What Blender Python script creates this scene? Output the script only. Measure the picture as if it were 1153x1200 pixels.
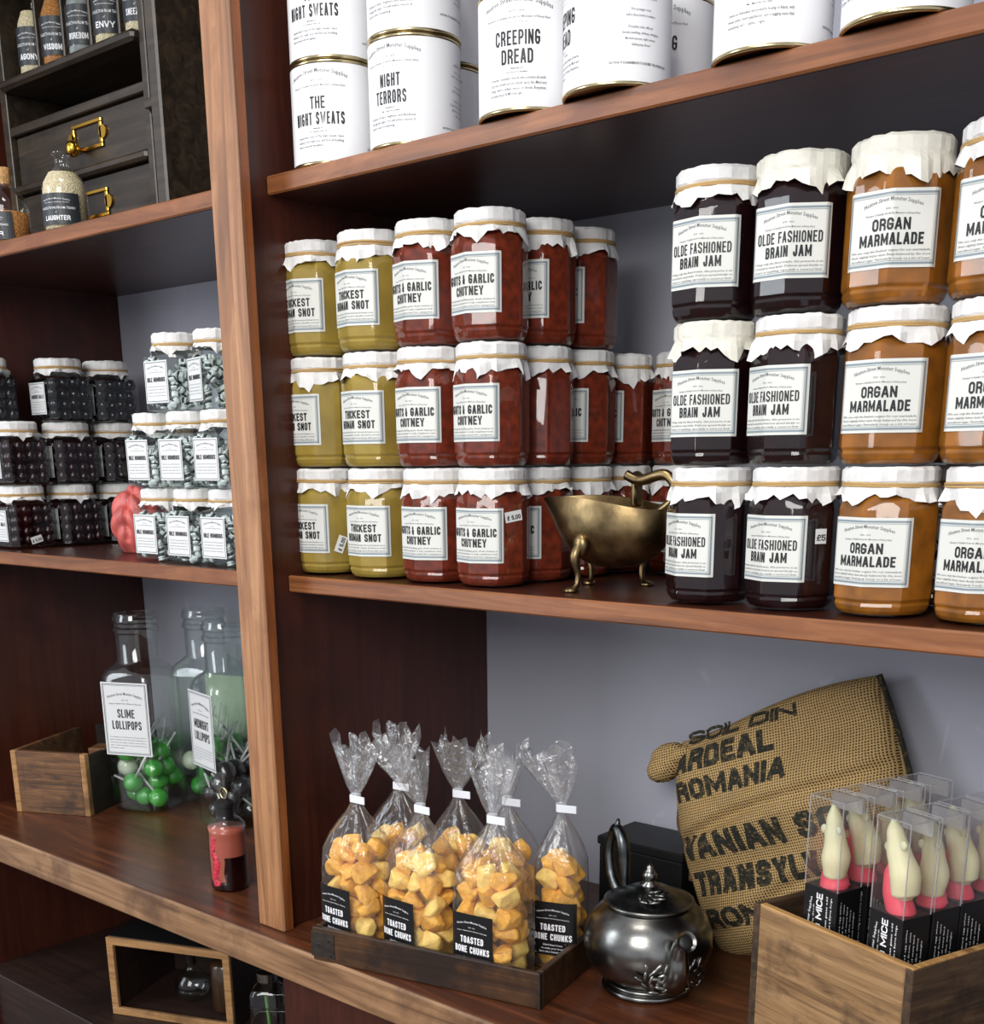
import bpy, bmesh, math, random
from mathutils import Vector, Matrix
from math import sin, cos, pi, radians, sqrt

for o in list(bpy.data.objects): bpy.data.objects.remove(o)
SC = bpy.context.scene
COL = SC.collection
RND = random.Random(7)

# ------------------------------------------------------------------ camera
CAM = (1.337, -1.0063, 0.1461); YAW, PIT, ROL = 41.3903, 16.2174, -0.5321
FPX, PX, PY = 1425.06, 577.3, 952.88
W, H = 1153.0, 1200.0
def cam_setup():
    y, p, r = radians(YAW), radians(PIT), radians(ROL)
    f = Vector((-sin(y)*cos(p), cos(y)*cos(p), -sin(p)))
    x = f.cross(Vector((0, 0, 1))).normalized(); u = x.cross(f)
    x2 = x*cos(r)+u*sin(r); u2 = -x*sin(r)+u*cos(r)
    m = Matrix(((x2.x, u2.x, -f.x, CAM[0]), (x2.y, u2.y, -f.y, CAM[1]), (x2.z, u2.z, -f.z, CAM[2]), (0, 0, 0, 1)))
    cd = bpy.data.cameras.new('camera'); co = bpy.data.objects.new('camera', cd); COL.objects.link(co)
    co.matrix_world = m
    cd.sensor_fit = 'HORIZONTAL'; cd.sensor_width = 36; cd.lens = FPX/W*36
    cd.shift_x = -(PX-W/2)/W; cd.shift_y = (PY-H/2)/W
    cd.clip_start = .02
    SC.camera = co
cam_setup()

# ------------------------------------------------------------------ world, lights, exposure
wd = bpy.data.worlds.new('world'); SC.world = wd; wd.use_nodes = True
wd.node_tree.nodes['Background'].inputs[0].default_value = (.88, .91, 1.0, 1)
wd.node_tree.nodes['Background'].inputs[1].default_value = .50
def area(name, loc, target, sx, sy, power, col):
    l = bpy.data.lights.new(name, 'AREA'); l.shape = 'RECTANGLE'; l.size = sx; l.size_y = sy; l.energy = power; l.color = col
    o = bpy.data.objects.new(name, l); COL.objects.link(o); o.location = loc
    o.rotation_euler = (Vector(target)-Vector(loc)).to_track_quat('-Z', 'Y').to_euler(); return o
area('shop_window_light', (1.5, -3.0, 1.35), (.5, .2, .05), 1.5, 1.5, 58, (1, .985, .95))
area('shop_door_light', (-1.7, -2.6, .75), (0, .3, -.1), 0.9, 1.9, 30, (.88, .94, 1))
area('ceiling_lamp_light', (.5, -.95, 2.3), (.3, .1, 0), .7, .4, 12, (1, .93, .84))
SC.view_settings.view_transform = 'Standard'; SC.view_settings.look = 'None'
SC.view_settings.exposure = 0.55; SC.view_settings.gamma = 1.0; SC.view_settings.use_curve_mapping = False
try:
    SC.cycles.transparent_max_bounces = 24; SC.cycles.max_bounces = 10
except Exception: pass

# ------------------------------------------------------------------ materials
def lin(c):
    return tuple(((v/255)/12.92 if v/255 <= .04045 else ((v/255+.055)/1.055)**2.4) for v in c)+(1,)
MATS = {}
def new_mat(name):
    m = bpy.data.materials.new(name); m.use_nodes = True; MATS[name] = m
    nt = m.node_tree; return m, nt, nt.nodes['Principled BSDF']
def plain(name, c, rough=.5, metal=0, spec=.5, coat=0, sss=0, bump=0, bscale=80, emit=None, var=0):
    m, nt, b = new_mat(name); b.inputs['Base Color'].default_value = lin(c)
    b.inputs['Roughness'].default_value = rough; b.inputs['Metallic'].default_value = metal
    b.inputs['Specular IOR Level'].default_value = spec; b.inputs['Coat Weight'].default_value = coat; b.inputs['Coat Roughness'].default_value = .06
    if sss:
        b.inputs['Subsurface Weight'].default_value = sss; b.inputs['Subsurface Radius'].default_value = (1, .5, .2); b.inputs['Subsurface Scale'].default_value = .02
    if bump or var:
        tc = nt.nodes.new('ShaderNodeTexCoord'); n = nt.nodes.new('ShaderNodeTexNoise'); n.inputs['Scale'].default_value = bscale; n.inputs['Detail'].default_value = 5
        nt.links.new(tc.outputs['Object'], n.inputs['Vector'])
        if bump:
            bp = nt.nodes.new('ShaderNodeBump'); bp.inputs['Strength'].default_value = bump; bp.inputs['Distance'].default_value = .004
            nt.links.new(n.outputs['Fac'], bp.inputs['Height']); nt.links.new(bp.outputs['Normal'], b.inputs['Normal'])
        if var:
            r = nt.nodes.new('ShaderNodeValToRGB'); c0 = lin([max(0, v*(1-var)) for v in c]); c1 = lin([min(255, v*(1+var)) for v in c])
            r.color_ramp.elements[0].position = .32; r.color_ramp.elements[1].position = .68
            r.color_ramp.elements[0].color = c0; r.color_ramp.elements[1].color = c1
            nt.links.new(n.outputs['Fac'], r.inputs['Fac']); nt.links.new(r.outputs['Color'], b.inputs['Base Color'])
    return m
def wood(name, dark, mid, light, axis='x', rough=.38, sc=1.0, stain=None, bump=.25, spec=.5, stain_t=.6):
    m, nt, b = new_mat(name); N = nt.nodes.new; L = nt.links.new
    tc = N('ShaderNodeTexCoord'); mp = N('ShaderNodeMapping')
    s = {'x': (3, 45, 45), 'y': (45, 3, 45), 'z': (45, 45, 3)}[axis]; mp.inputs['Scale'].default_value = tuple(v*sc for v in s)
    L(tc.outputs['Object'], mp.inputs['Vector'])
    n = N('ShaderNodeTexNoise'); n.inputs['Scale'].default_value = 1; n.inputs['Detail'].default_value = 7; n.inputs['Roughness'].default_value = .62; n.inputs['Distortion'].default_value = 1.3
    L(mp.outputs['Vector'], n.inputs['Vector'])
    r = N('ShaderNodeValToRGB'); e = r.color_ramp.elements; e[0].position = .3; e[0].color = lin(dark); e[1].position = .72; e[1].color = lin(light)
    k = e.new(.5); k.color = lin(mid); L(n.outputs['Fac'], r.inputs['Fac'])
    out = r.outputs['Color']
    n2 = N('ShaderNodeTexNoise'); n2.inputs['Scale'].default_value = 7*sc; n2.inputs['Detail'].default_value = 6; n2.inputs['Roughness'].default_value = .65; L(tc.outputs['Object'], n2.inputs['Vector'])
    mx = N('ShaderNodeMixRGB'); mx.blend_type = 'MIX'; r2 = N('ShaderNodeValToRGB'); r2.color_ramp.elements[0].position = stain_t-.1; r2.color_ramp.elements[1].position = stain_t+.08
    L(n2.outputs['Fac'], r2.inputs['Fac']); L(r2.outputs['Color'], mx.inputs['Fac']); L(out, mx.inputs[1]); mx.inputs[2].default_value = lin(stain or dark)
    L(mx.outputs['Color'], b.inputs['Base Color'])
    b.inputs['Roughness'].default_value = rough; b.inputs['Specular IOR Level'].default_value = spec
    bp = N('ShaderNodeBump'); bp.inputs['Strength'].default_value = bump; bp.inputs['Distance'].default_value = .0015; L(n.outputs['Fac'], bp.inputs['Height']); L(bp.outputs['Normal'], b.inputs['Normal'])
    return m
def clear(name, tint=(255, 255, 255), rough=.03, ior=1.45, add=0.0, bump=0, bscale=60, haze=0.0, hazec=(235, 235, 235)):
    m, nt, b = new_mat(name); N = nt.nodes.new; L = nt.links.new; nt.nodes.remove(b)
    out = nt.nodes['Material Output']; tr = N('ShaderNodeBsdfTransparent'); tr.inputs[0].default_value = lin(tint)
    gl = N('ShaderNodeBsdfGlossy'); gl.inputs['Roughness'].default_value = rough
    fr = N('ShaderNodeLayerWeight'); fr.inputs['Blend'].default_value = .5; pw = N('ShaderNodeMath'); pw.operation = 'POWER'; pw.inputs[1].default_value = 4.0; L(fr.outputs['Facing'], pw.inputs[0])
    ad = N('ShaderNodeMath'); ad.operation = 'MULTIPLY_ADD'; ad.use_clamp = True; ad.inputs[1].default_value = .6; ad.inputs[2].default_value = ((ior-1)/(ior+1))**2+add
    L(pw.outputs[0], ad.inputs[0]); mx = N('ShaderNodeMixShader'); L(ad.outputs[0], mx.inputs[0]); L(tr.outputs[0], mx.inputs[1]); L(gl.outputs[0], mx.inputs[2])
    last = mx.outputs[0]
    if bump:
        tc = N('ShaderNodeTexCoord'); n = N('ShaderNodeTexNoise'); n.inputs['Scale'].default_value = bscale; n.inputs['Detail'].default_value = 3; n.inputs['Distortion'].default_value = 1
        bp = N('ShaderNodeBump'); bp.inputs['Strength'].default_value = bump; bp.inputs['Distance'].default_value = .01
        L(tc.outputs['Object'], n.inputs['Vector']); L(n.outputs['Fac'], bp.inputs['Height']); L(bp.outputs['Normal'], gl.inputs['Normal']); L(bp.outputs['Normal'], fr.inputs['Normal'])
    if haze:
        df = N('ShaderNodeBsdfDiffuse'); df.inputs[0].default_value = lin(hazec); m2 = N('ShaderNodeMixShader'); m2.inputs[0].default_value = haze
        L(last, m2.inputs[1]); L(df.outputs[0], m2.inputs[2]); last = m2.outputs[0]
    L(last, out.inputs['Surface']); return m

# wood of the unit
wood('stain_x', (44, 20, 13), (62, 28, 17), (84, 40, 24), 'x', .3, 1, (54, 24, 16), .12)
wood('stain_y', (54, 24, 17), (66, 30, 20), (78, 37, 25), 'z', .32, 1, (50, 22, 15), .12)
wood('worn_x', (88, 50, 26), (130, 79, 44), (160, 103, 62), 'x', .4, 1, (122, 70, 40), .3)
wood('worn_z', (112, 74, 46), (158, 110, 72), (186, 138, 96), 'z', .42, 1, (134, 88, 56), .3)
wood('edge_z', (112, 58, 26), (140, 78, 36), (160, 94, 48), 'z', .4, 1, (104, 54, 28), .2)
wood('counter_edge', (92, 64, 42), (140, 104, 72), (168, 130, 94), 'x', .5, 1, (88, 62, 44), .4)
wood('counter_top', (58, 31, 19), (84, 45, 27), (116, 66, 38), 'x', .3, .8, (66, 36, 22), .12)
wood('tray_wood', (48, 30, 18), (80, 52, 28), (116, 78, 42), 'x', .42, 1.2, (38, 25, 18), .4, stain_t=.5)
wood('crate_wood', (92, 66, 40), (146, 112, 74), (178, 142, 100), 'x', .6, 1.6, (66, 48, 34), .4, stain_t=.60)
wood('crate_side_shaded', (40, 30, 22), (70, 52, 36), (98, 76, 52), 'y', .6, 1.6, (28, 22, 18), .4, stain_t=.55)  # crate wood darkened: shade on the side boards is put into the colour
wood('crate_rim', (120, 86, 46), (176, 132, 76), (204, 160, 104), 'x', .6, 1.6, (90, 62, 38), .4, stain_t=.66)
wood('box_wood', (52, 34, 20), (104, 70, 42), (136, 96, 58), 'x', .55, 2, (60, 40, 26), .5)
wood('burnt_wood', (20, 15, 12), (36, 26, 20), (58, 42, 30), 'y', .6, 2, (16, 12, 10), .6)
wood('pine_trim', (128, 92, 54), (166, 124, 78), (186, 142, 92), 'x', .5, 1.5, (110, 78, 46), .3)
wood('dark_shelf', (28, 18, 14), (42, 26, 20), (56, 36, 28), 'x', .5, 1)
wood('black_wood', (30, 24, 18), (50, 41, 32), (70, 58, 45), 'x', .38, 1, (30, 25, 22), .15)
wood('floor_wood', (60, 42, 30), (84, 60, 42), (108, 80, 56), 'y', .5, .5)

def wall_mat():
    m, nt, b = new_mat('wall_paint'); N = nt.nodes.new; L = nt.links.new
    tc = N('ShaderNodeTexCoord'); n = N('ShaderNodeTexNoise'); n.inputs['Scale'].default_value = 2.2; n.inputs['Detail'].default_value = 4
    mp = N('ShaderNodeMapping'); mp.inputs['Scale'].default_value = (1, 1, 1); L(tc.outputs['Object'], mp.inputs['Vector']); L(mp.outputs['Vector'], n.inputs['Vector'])
    r = N('ShaderNodeValToRGB'); r.color_ramp.elements[0].position = .35; r.color_ramp.elements[1].position = .7
    r.color_ramp.elements[0].color = lin((160, 161, 172)); r.color_ramp.elements[1].color = lin((176, 177, 188)); L(n.outputs['Fac'], r.inputs['Fac'])
    # pale scuffs: thin streaks in noise
    mp2 = N('ShaderNodeMapping'); mp2.inputs['Scale'].default_value = (14, 14, 5); mp2.inputs['Rotation'].default_value = (0, .5, 0); L(tc.outputs['Object'], mp2.inputs['Vector'])
    n2 = N('ShaderNodeTexNoise'); n2.inputs['Scale'].default_value = 1; n2.inputs['Detail'].default_value = 5; n2.inputs['Distortion'].default_value = 1.6; L(mp2.outputs['Vector'], n2.inputs['Vector'])
    r2 = N('ShaderNodeValToRGB'); r2.color_ramp.elements[0].position = .66; r2.color_ramp.elements[1].position = .78; r2.color_ramp.elements[1].color = (.5, .5, .5, 1); L(n2.outputs['Fac'], r2.inputs['Fac'])
    mx = N('ShaderNodeMixRGB'); L(r2.outputs['Color'], mx.inputs['Fac']); L(r.outputs['Color'], mx.inputs[1]); mx.inputs[2].default_value = lin((222, 223, 230)); L(mx.outputs['Color'], b.inputs['Base Color'])
    b.inputs['Roughness'].default_value = .33; b.inputs['Specular IOR Level'].default_value = .4
wall_mat()

plain('paper', (222, 221, 219), .6, var=.04, bscale=60, bump=.35)
plain('paper_cream', (222, 219, 206), .6, var=.04, bscale=60, bump=.35)
plain('label_paper', (214, 215, 209), .5)
plain('label_white', (222, 223, 222), .5)
plain('ink', (24, 24, 26), .5)
plain('ink_grey', (92, 94, 98), .5)
plain('border_blue', (128, 142, 150), .5)
plain('ink_white', (238, 238, 240), .5)
plain('label_black', (16, 17, 19), .38)
plain('label_slate', (38, 43, 46), .45)
plain('twine', (186, 152, 98), .7, bump=.4, bscale=900)
plain('snot', (154, 130, 56), .6, sss=.25, var=.08, bscale=30, spec=.2)
plain('chutney', (104, 38, 19), .6, sss=.1, var=.20, bscale=110, spec=.2)
plain('brain_jam', (24, 5, 8), .5, var=.3, bscale=80, spec=.1)
plain('marmalade', (140, 86, 22), .6, sss=.25, var=.16, bscale=45, spec=.2)
clear('jar_glass', (253, 254, 253), .03, 1.5, .01)
clear('square_glass', (248, 252, 250), .04, 1.5, .01)
clear('clear_glass', (252, 254, 253), .03, 1.5, .01)
clear('cello', (252, 252, 252), .09, 1.45, .035, .35, 45, .03)
clear('cello_fan', (248, 248, 248), .10, 1.45, .10, .7, 60, .07)
clear('pet', (250, 249, 249), .06, 1.45, .05, .05, 20, .02)
clear('pet_edge', (235, 235, 238), .1, 1.6, .2, 0, 1, .25)
plain('tin_white', (238, 238, 240), .42)
plain('tin_gold', (196, 180, 138), .22, 1)
plain('brass_old', (136, 116, 82), .34, 1, bump=.15, bscale=40, var=.25)
plain('brass', (214, 168, 66), .22, 1)
plain('pewter', (118, 118, 115), .26, 1, bump=.05, bscale=30, var=.28)
plain('pewter_dark', (84, 87, 88), .3, 1, var=.3, bscale=60)
plain('iron', (66, 60, 54), .5, .7, var=.15)
plain('bone_chunk', (240, 172, 62), .55, sss=.15, bump=.5, bscale=120, var=.10)
plain('bone_chunk_pale', (250, 204, 108), .5, sss=.15, bump=.4, bscale=120, var=.07)
plain('tie_white', (226, 230, 236), .4)
plain('gob_black', (34, 6, 10), .2, coat=.15)
plain('gob_dark', (16, 14, 19), .2, coat=.15)
plain('humbug_mint', (206, 214, 215), .22, coat=.3)
plain('humbug_dark', (26, 32, 26), .25, coat=.3)
plain('brain_pink', (198, 96, 90), .4, sss=.2, var=.12, bscale=50)
plain('lolly_green', (48, 176, 40), .15, coat=.6)
plain('lolly_pale', (228, 236, 214), .15, coat=.6)
plain('lolly_black', (22, 22, 30), .15, coat=.6)
plain('stick', (228, 228, 226), .5)
plain('card', (216, 222, 200), .6)
plain('blood_clear', (172, 92, 76), .2, sss=.3)
plain('blood_dark', (26, 3, 5), .15)
plain('tentacle', (186, 48, 64), .3, bump=.5, bscale=200, var=.3)
plain('cork', (186, 142, 88), .8, bump=.4, bscale=150, var=.15)
plain('rubber_black', (22, 24, 22), .5)
plain('salt', (214, 198, 162), .7, bump=.8, bscale=400, var=.15)
plain('salt_amber', (176, 116, 58), .7, bump=.8, bscale=400, var=.2)
plain('salt_grey', (128, 134, 132), .5, var=.2)
plain('mouse_white', (238, 232, 190), .45, sss=.35)
plain('mouse_pink', (240, 86, 104), .45, sss=.3)
plain('brown_glass', (54, 36, 20), .2)
plain('stem_green', (70, 110, 40), .5)
plain('black_void', (12, 12, 13), .5)
plain('blue_lid', (40, 120, 210), .4)
plain('rope_brown', (96, 66, 42), .8, bump=.6, bscale=200)
def burlap():
    m, nt, b = new_mat('burlap'); N = nt.nodes.new; L = nt.links.new
    tc = N('ShaderNodeTexCoord'); outs = []
    for ax in ('X', 'Y'):
        w = N('ShaderNodeTexWave'); w.wave_type = 'BANDS'; w.bands_direction = ax; w.inputs['Scale'].default_value = 88; w.inputs['Distortion'].default_value = 1.2; w.inputs['Detail'].default_value = 1; w.inputs['Detail Scale'].default_value = 2
        L(tc.outputs['Object'], w.inputs['Vector']); outs.append(w.outputs['Fac'])
    mu = N('ShaderNodeMath'); mu.operation = 'MAXIMUM'; L(outs[0], mu.inputs[0]); L(outs[1], mu.inputs[1])
    n = N('ShaderNodeTexNoise'); n.inputs['Scale'].default_value = 30; L(tc.outputs['Object'], n.inputs['Vector'])
    r = N('ShaderNodeValToRGB'); r.color_ramp.elements[0].position = .25; r.color_ramp.elements[0].color = lin((52, 38, 22)); r.color_ramp.elements[1].position = .8; r.color_ramp.elements[1].color = lin((206, 172, 118))
    L(mu.outputs[0], r.inputs['Fac']); mx = N('ShaderNodeMixRGB'); mx.blend_type = 'MULTIPLY'; mx.inputs[0].default_value = .3; L(r.outputs['Color'], mx.inputs[1]); L(n.outputs['Fac'], mx.inputs[2]); L(mx.outputs['Color'], b.inputs['Base Color'])
    b.inputs['Roughness'].default_value = .9; b.inputs['Specular IOR Level'].default_value = .1
    bp = N('ShaderNodeBump'); bp.inputs['Strength'].default_value = .6; bp.inputs['Distance'].default_value = .002; L(mu.outputs[0], bp.inputs['Height']); L(bp.outputs['Normal'], b.inputs['Normal'])
burlap()
def stencil():
    m, nt, b = new_mat('stencil'); N = nt.nodes.new; L = nt.links.new
    tc = N('ShaderNodeTexCoord'); n = N('ShaderNodeTexNoise'); n.inputs['Scale'].default_value = 220; n.inputs['Detail'].default_value = 3; L(tc.outputs['Object'], n.inputs['Vector'])
    r = N('ShaderNodeValToRGB'); r.color_ramp.elements[0].position = .5; r.color_ramp.elements[0].color = lin((30, 32, 26)); r.color_ramp.elements[1].position = .72; r.color_ramp.elements[1].color = lin((104, 86, 54)); L(n.outputs['Fac'], r.inputs['Fac']); L(r.outputs['Color'], b.inputs['Base Color']); b.inputs['Roughness'].default_value = .9
stencil()

# ------------------------------------------------------------------ mesh helpers
def mesh_from(name, vf, mats, smooth=False, fm=None, angle=None):
    me = bpy.data.meshes.new(name); me.from_pydata([tuple(v) for v in vf[0]], [], vf[1]); 
    for m in (mats if isinstance(mats, (list, tuple)) else [mats]): me.materials.append(MATS[m])
    if fm: me.polygons.foreach_set('material_index', fm)
    if smooth: me.polygons.foreach_set('use_smooth', [True]*len(me.polygons))
    if smooth and angle:
        try: me.set_sharp_from_angle(angle=radians(angle))
        except Exception: pass
    me.update(); return me
def part(name, me, parent=None, loc=(0, 0, 0), rot=(0, 0, 0), label=None):
    o = bpy.data.objects.new(name, me); COL.objects.link(o); o.parent = parent; o.location = loc; o.rotation_euler = rot
    if label: o['label'] = label
    return o
def tag(o, label, cat, group=None, kind=None):
    if label: o['label'] = label
    if cat: o['category'] = cat
    if group: o['group'] = group
    if kind: o['kind'] = kind
    return o
def thing(name, loc, rz, label, cat, group=None):
    o = bpy.data.objects.new(name, None); o.empty_display_size = .02; COL.objects.link(o); o.location = loc; o.rotation_euler = (0, 0, rz)
    return tag(o, label, cat, group)
def join(*vfs):
    V, F = [], []
    for v, f in vfs:
        k = len(V); V += [tuple(p) for p in v]; F += [tuple(i+k for i in q) for q in f]
    return V, F
def xf(vf, loc=(0, 0, 0), rz=0, rx=0, ry=0, s=1):
    M = Matrix.Translation(loc) @ Matrix.Rotation(rz, 4, 'Z') @ Matrix.Rotation(ry, 4, 'Y') @ Matrix.Rotation(rx, 4, 'X') @ Matrix.Scale(s, 4)
    return [tuple(M @ Vector(p)) for p in vf[0]], vf[1]
def box(x0, x1, y0, y1, z0, z1, bev=0.0, seg=1):
    bm = bmesh.new(); bmesh.ops.create_cube(bm, size=1)
    for v in bm.verts: v.co = ((x0+x1)/2+v.co.x*(x1-x0), (y0+y1)/2+v.co.y*(y1-y0), (z0+z1)/2+v.co.z*(z1-z0))
    if bev: bmesh.ops.bevel(bm, geom=bm.edges[:], offset=bev, segments=seg, affect='EDGES', profile=.5)
    bm.verts.index_update(); V = [tuple(v.co) for v in bm.verts]; F = [tuple(v.index for v in f.verts) for f in bm.faces]; bm.free(); return V, F
def grid_rings(rings, cap0=True, cap1=True, close=True):
    n = len(rings[0]); V = [p for r in rings for p in r]; F = []
    for i in range(len(rings)-1):
        for j in range(n if close else n-1):
            k = (j+1) % n; F.append((i*n+j, i*n+k, (i+1)*n+k, (i+1)*n+j))
    if cap0: F.append(tuple(range(n-1, -1, -1)))
    if cap1: F.append(tuple(range((len(rings)-1)*n, len(rings)*n)))
    return V, F
def lathe(prof, n=32, cap0=True, cap1=True):
    return grid_rings([[(r*cos(2*pi*j/n), r*sin(2*pi*j/n), z) for j in range(n)] for r, z in prof], cap0, cap1)
def polyrad(th, n, rnd, ph=0.0):
    a = ((th-ph) % (2*pi/n))-pi/n
    return min(1/cos(a), rnd)
def loft(prof, n, ngon, rnd, ph=0.0, cap0=True, cap1=True):
    """prof: (r, z, m) m=1 polygon, m=0 circle; r is the apothem"""
    R = []
    for r, z, m in prof:
        R.append([((r*(1+m*(polyrad(2*pi*j/n, ngon, rnd, ph)-1)))*cos(2*pi*j/n), (r*(1+m*(polyrad(2*pi*j/n, ngon, rnd, ph)-1)))*sin(2*pi*j/n), z) for j in range(n)])
    return grid_rings(R, cap0, cap1)
def tube(path, rad, n=8, caps=True):
    P = [Vector(p) for p in path]; rings = []; up = None
    for i, p in enumerate(P):
        t = (P[min(i+1, len(P)-1)]-P[max(i-1, 0)]).normalized()
        if up is None: up = t.orthogonal().normalized()
        up = (up-t*up.dot(t)).normalized(); b = t.cross(up); r = rad[i] if isinstance(rad, (list, tuple)) else rad
        rings.append([tuple(p+(up*cos(2*pi*j/n)+b*sin(2*pi*j/n))*r) for j in range(n)])
    return grid_rings(rings, caps, caps)
def spline(pts, k=6):
    P = [Vector(p) for p in pts]; out = []
    for i in range(len(P)-1):
        a, b, c, d = P[max(i-1, 0)], P[i], P[i+1], P[min(i+2, len(P)-1)]
        for s in range(k):
            t = s/k; out.append(.5*((2*b)+(c-a)*t+(2*a-5*b+4*c-d)*t*t+(3*b-a-3*c+d)*t**3))
    out.append(P[-1]); return out
def torus(R, r, n=32, m=8, z=0, tilt=0):
    return grid_rings([[((R+r*cos(2*pi*j/m))*cos(2*pi*i/n), (R+r*cos(2*pi*j/m))*sin(2*pi*i/n), z+r*sin(2*pi*j/m)+tilt*cos(2*pi*i/n)) for j in range(m)] for i in range(n+1)], False, False)
def ico(r, sub=2, seed=None, amp=0, sq=(1, 1, 1)):
    bm = bmesh.new(); bmesh.ops.create_icosphere(bm, subdivisions=sub, radius=r); q = random.Random(seed)
    for v in bm.verts:
        k = 1+amp*(q.random()-.5)*2 if amp else 1; v.co = Vector((v.co.x*sq[0]*k, v.co.y*sq[1]*k, v.co.z*sq[2]*k))
    V = [tuple(v.co) for v in bm.verts]; bm.verts.index_update(); F = [tuple(v.index for v in f.verts) for f in bm.faces]; bm.free(); return V, F

# ------------------------------------------------------------------ lettering (flat print, laid out in 2D then wrapped onto its surface)
_tc = {}
def glyphs(s, bold=0.0, res=2, shear=0.0):
    key = (s, bold, res, shear)
    if key not in _tc:
        cu = bpy.data.curves.new('t', 'FONT'); cu.body = s; cu.size = 1; cu.offset = bold; cu.resolution_u = res; cu.shear = shear; cu.space_character = 1.0+bold*3.6
        ob = bpy.data.objects.new('t', cu); COL.objects.link(ob)
        bpy.context.view_layer.update()
        me = bpy.data.meshes.new_from_object(ob.evaluated_get(bpy.context.evaluated_depsgraph_get()))
        V = [(v.co.x, v.co.y) for v in me.vertices]; F = [tuple(p.vertices) for p in me.polygons]
        bpy.data.objects.remove(ob); bpy.data.curves.remove(cu); bpy.data.meshes.remove(me)
        _tc[key] = (V, F)
    return _tc[key]
def _oct(c=.28, d=.17): return [(c, 0), (1-c, 0), (1, d), (1, 1-d), (1-c, 1), (c, 1), (0, 1-d), (0, d), (c, 0)]
BLOCK = {
 'A': (.54, [[(0, 0), (.43, 1), (.57, 1), (1, 0)], [(.2, .27), (.8, .27)]]), 'B': (.5, [[(0, 0), (0, 1), (.72, 1), (1, .86), (1, .66), (.72, .53), (0, .53)], [(.72, .53), (1, .40), (1, .14), (.72, 0), (-.0, 0)]]),
 'C': (.5, [[(1, .79), (1, .84), (.72, 1), (.28, 1), (0, .83), (0, .17), (.28, 0), (.72, 0), (1, .16), (1, .21)]]), 'D': (.5, [[(0, 0), (0, 1), (.68, 1), (1, .83), (1, .17), (.68, 0), (-.0, 0)]]),
 'E': (.42, [[(1, 1), (0, 1), (0, 0), (1, 0)], [(0, .52), (.85, .52)]]), 'F': (.42, [[(1, 1), (0, 1), (0, 0)], [(0, .52), (.85, .52)]]), 'G': (.5, [[(1, .80), (1, .85), (.72, 1), (.28, 1), (0, .83), (0, .17), (.28, 0), (.72, 0), (1, .17), (1, .46), (.55, .46)]]),
 'H': (.5, [[(0, 0), (0, 1)], [(1, 0), (1, 1)], [(0, .52), (1, .52)]]), 'I': (.0, [[(.5, 0), (.5, 1)]]), 'J': (.4, [[(1, 1), (1, .17), (.7, 0), (.3, 0), (0, .17), (0, .30)]]), 'K': (.52, [[(0, 0), (0, 1)], [(1, 1), (.1, .45)], [(.35, .60), (1, 0)]]),
 'L': (.40, [[(0, 1), (0, 0), (1, 0)]]), 'M': (.78, [[(0, 0), (0, 1)], [(1, 0), (1, 1)], [(.02, 1), (.5, .22), (.98, 1)]]), 'N': (.52, [[(0, 0), (0, 1)], [(1, 0), (1, 1)], [(.02, 1), (.98, 0)]]), 'O': (.5, [_oct()]),
 'P': (.5, [[(0, 0), (0, 1), (.72, 1), (1, .85), (1, .60), (.72, .45), (0, .45)]]), 'Q': (.5, [_oct(), [(.6, .25), (1.05, -.05)]]), 'R': (.5, [[(0, 0), (0, 1), (.72, 1), (1, .86), (1, .62), (.72, .48), (0, .48)], [(.62, .48), (1, .30), (1, 0)]]),
 'S': (.5, [[(1, .82), (1, .86), (.72, 1), (.28, 1), (0, .84), (0, .68), (.15, .57), (.85, .43), (1, .32), (1, .16), (.72, 0), (.28, 0), (0, .14), (0, .18)]]), 'T': (.5, [[(0, 1), (1, 1)], [(.5, 0), (.5, 1)]]), 'U': (.5, [[(0, 1), (0, .17), (.28, 0), (.72, 0), (1, .17), (1, 1)]]),
 'V': (.52, [[(0, 1), (.44, 0), (.56, 0), (1, 1)]]), 'W': (.92, [[(0, 1), (.24, 0), (.5, .8), (.76, 0), (1, 1)]]), 'X': (.52, [[(0, 0), (1, 1)], [(0, 1), (1, 0)]]), 'Y': (.52, [[(0, 1), (.5, .42), (1, 1)], [(.5, 0), (.5, .45)]]), 'Z': (.46, [[(0, 1), (1, 1), (0, 0), (1, 0)]]),
 '&': (.56, [[(1, .45), (.65, 0), (.25, 0), (0, .16), (0, .36), (.72, .72), (.72, .88), (.55, 1), (.33, 1), (.16, .88), (.16, .72), (.95, 0)]]), '.': (.0, [[(.5, -.06), (.5, .06)]]), ' ': (.16, []), "'": (0, [[(.5, .8), (.5, 1)]]), '!': (0, [[(.5, .3), (.5, 1)], [(.5, -.05), (.5, .08)]]),
 '0': (.46, [_oct()]), '5': (.46, [[(1, 1), (0, 1), (0, .55), (.72, .58), (1, .44), (1, .16), (.72, 0), (.28, 0), (0, .16)]]), '£': (.46, [[(1, .72), (1, .86), (.75, 1), (.45, 1), (.25, .86), (.25, .1), (0, 0), (1, 0)], [(0, .48), (.75, .48)]]), '1': (.0, [[(.5, 0), (.5, 1)]])}
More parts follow.
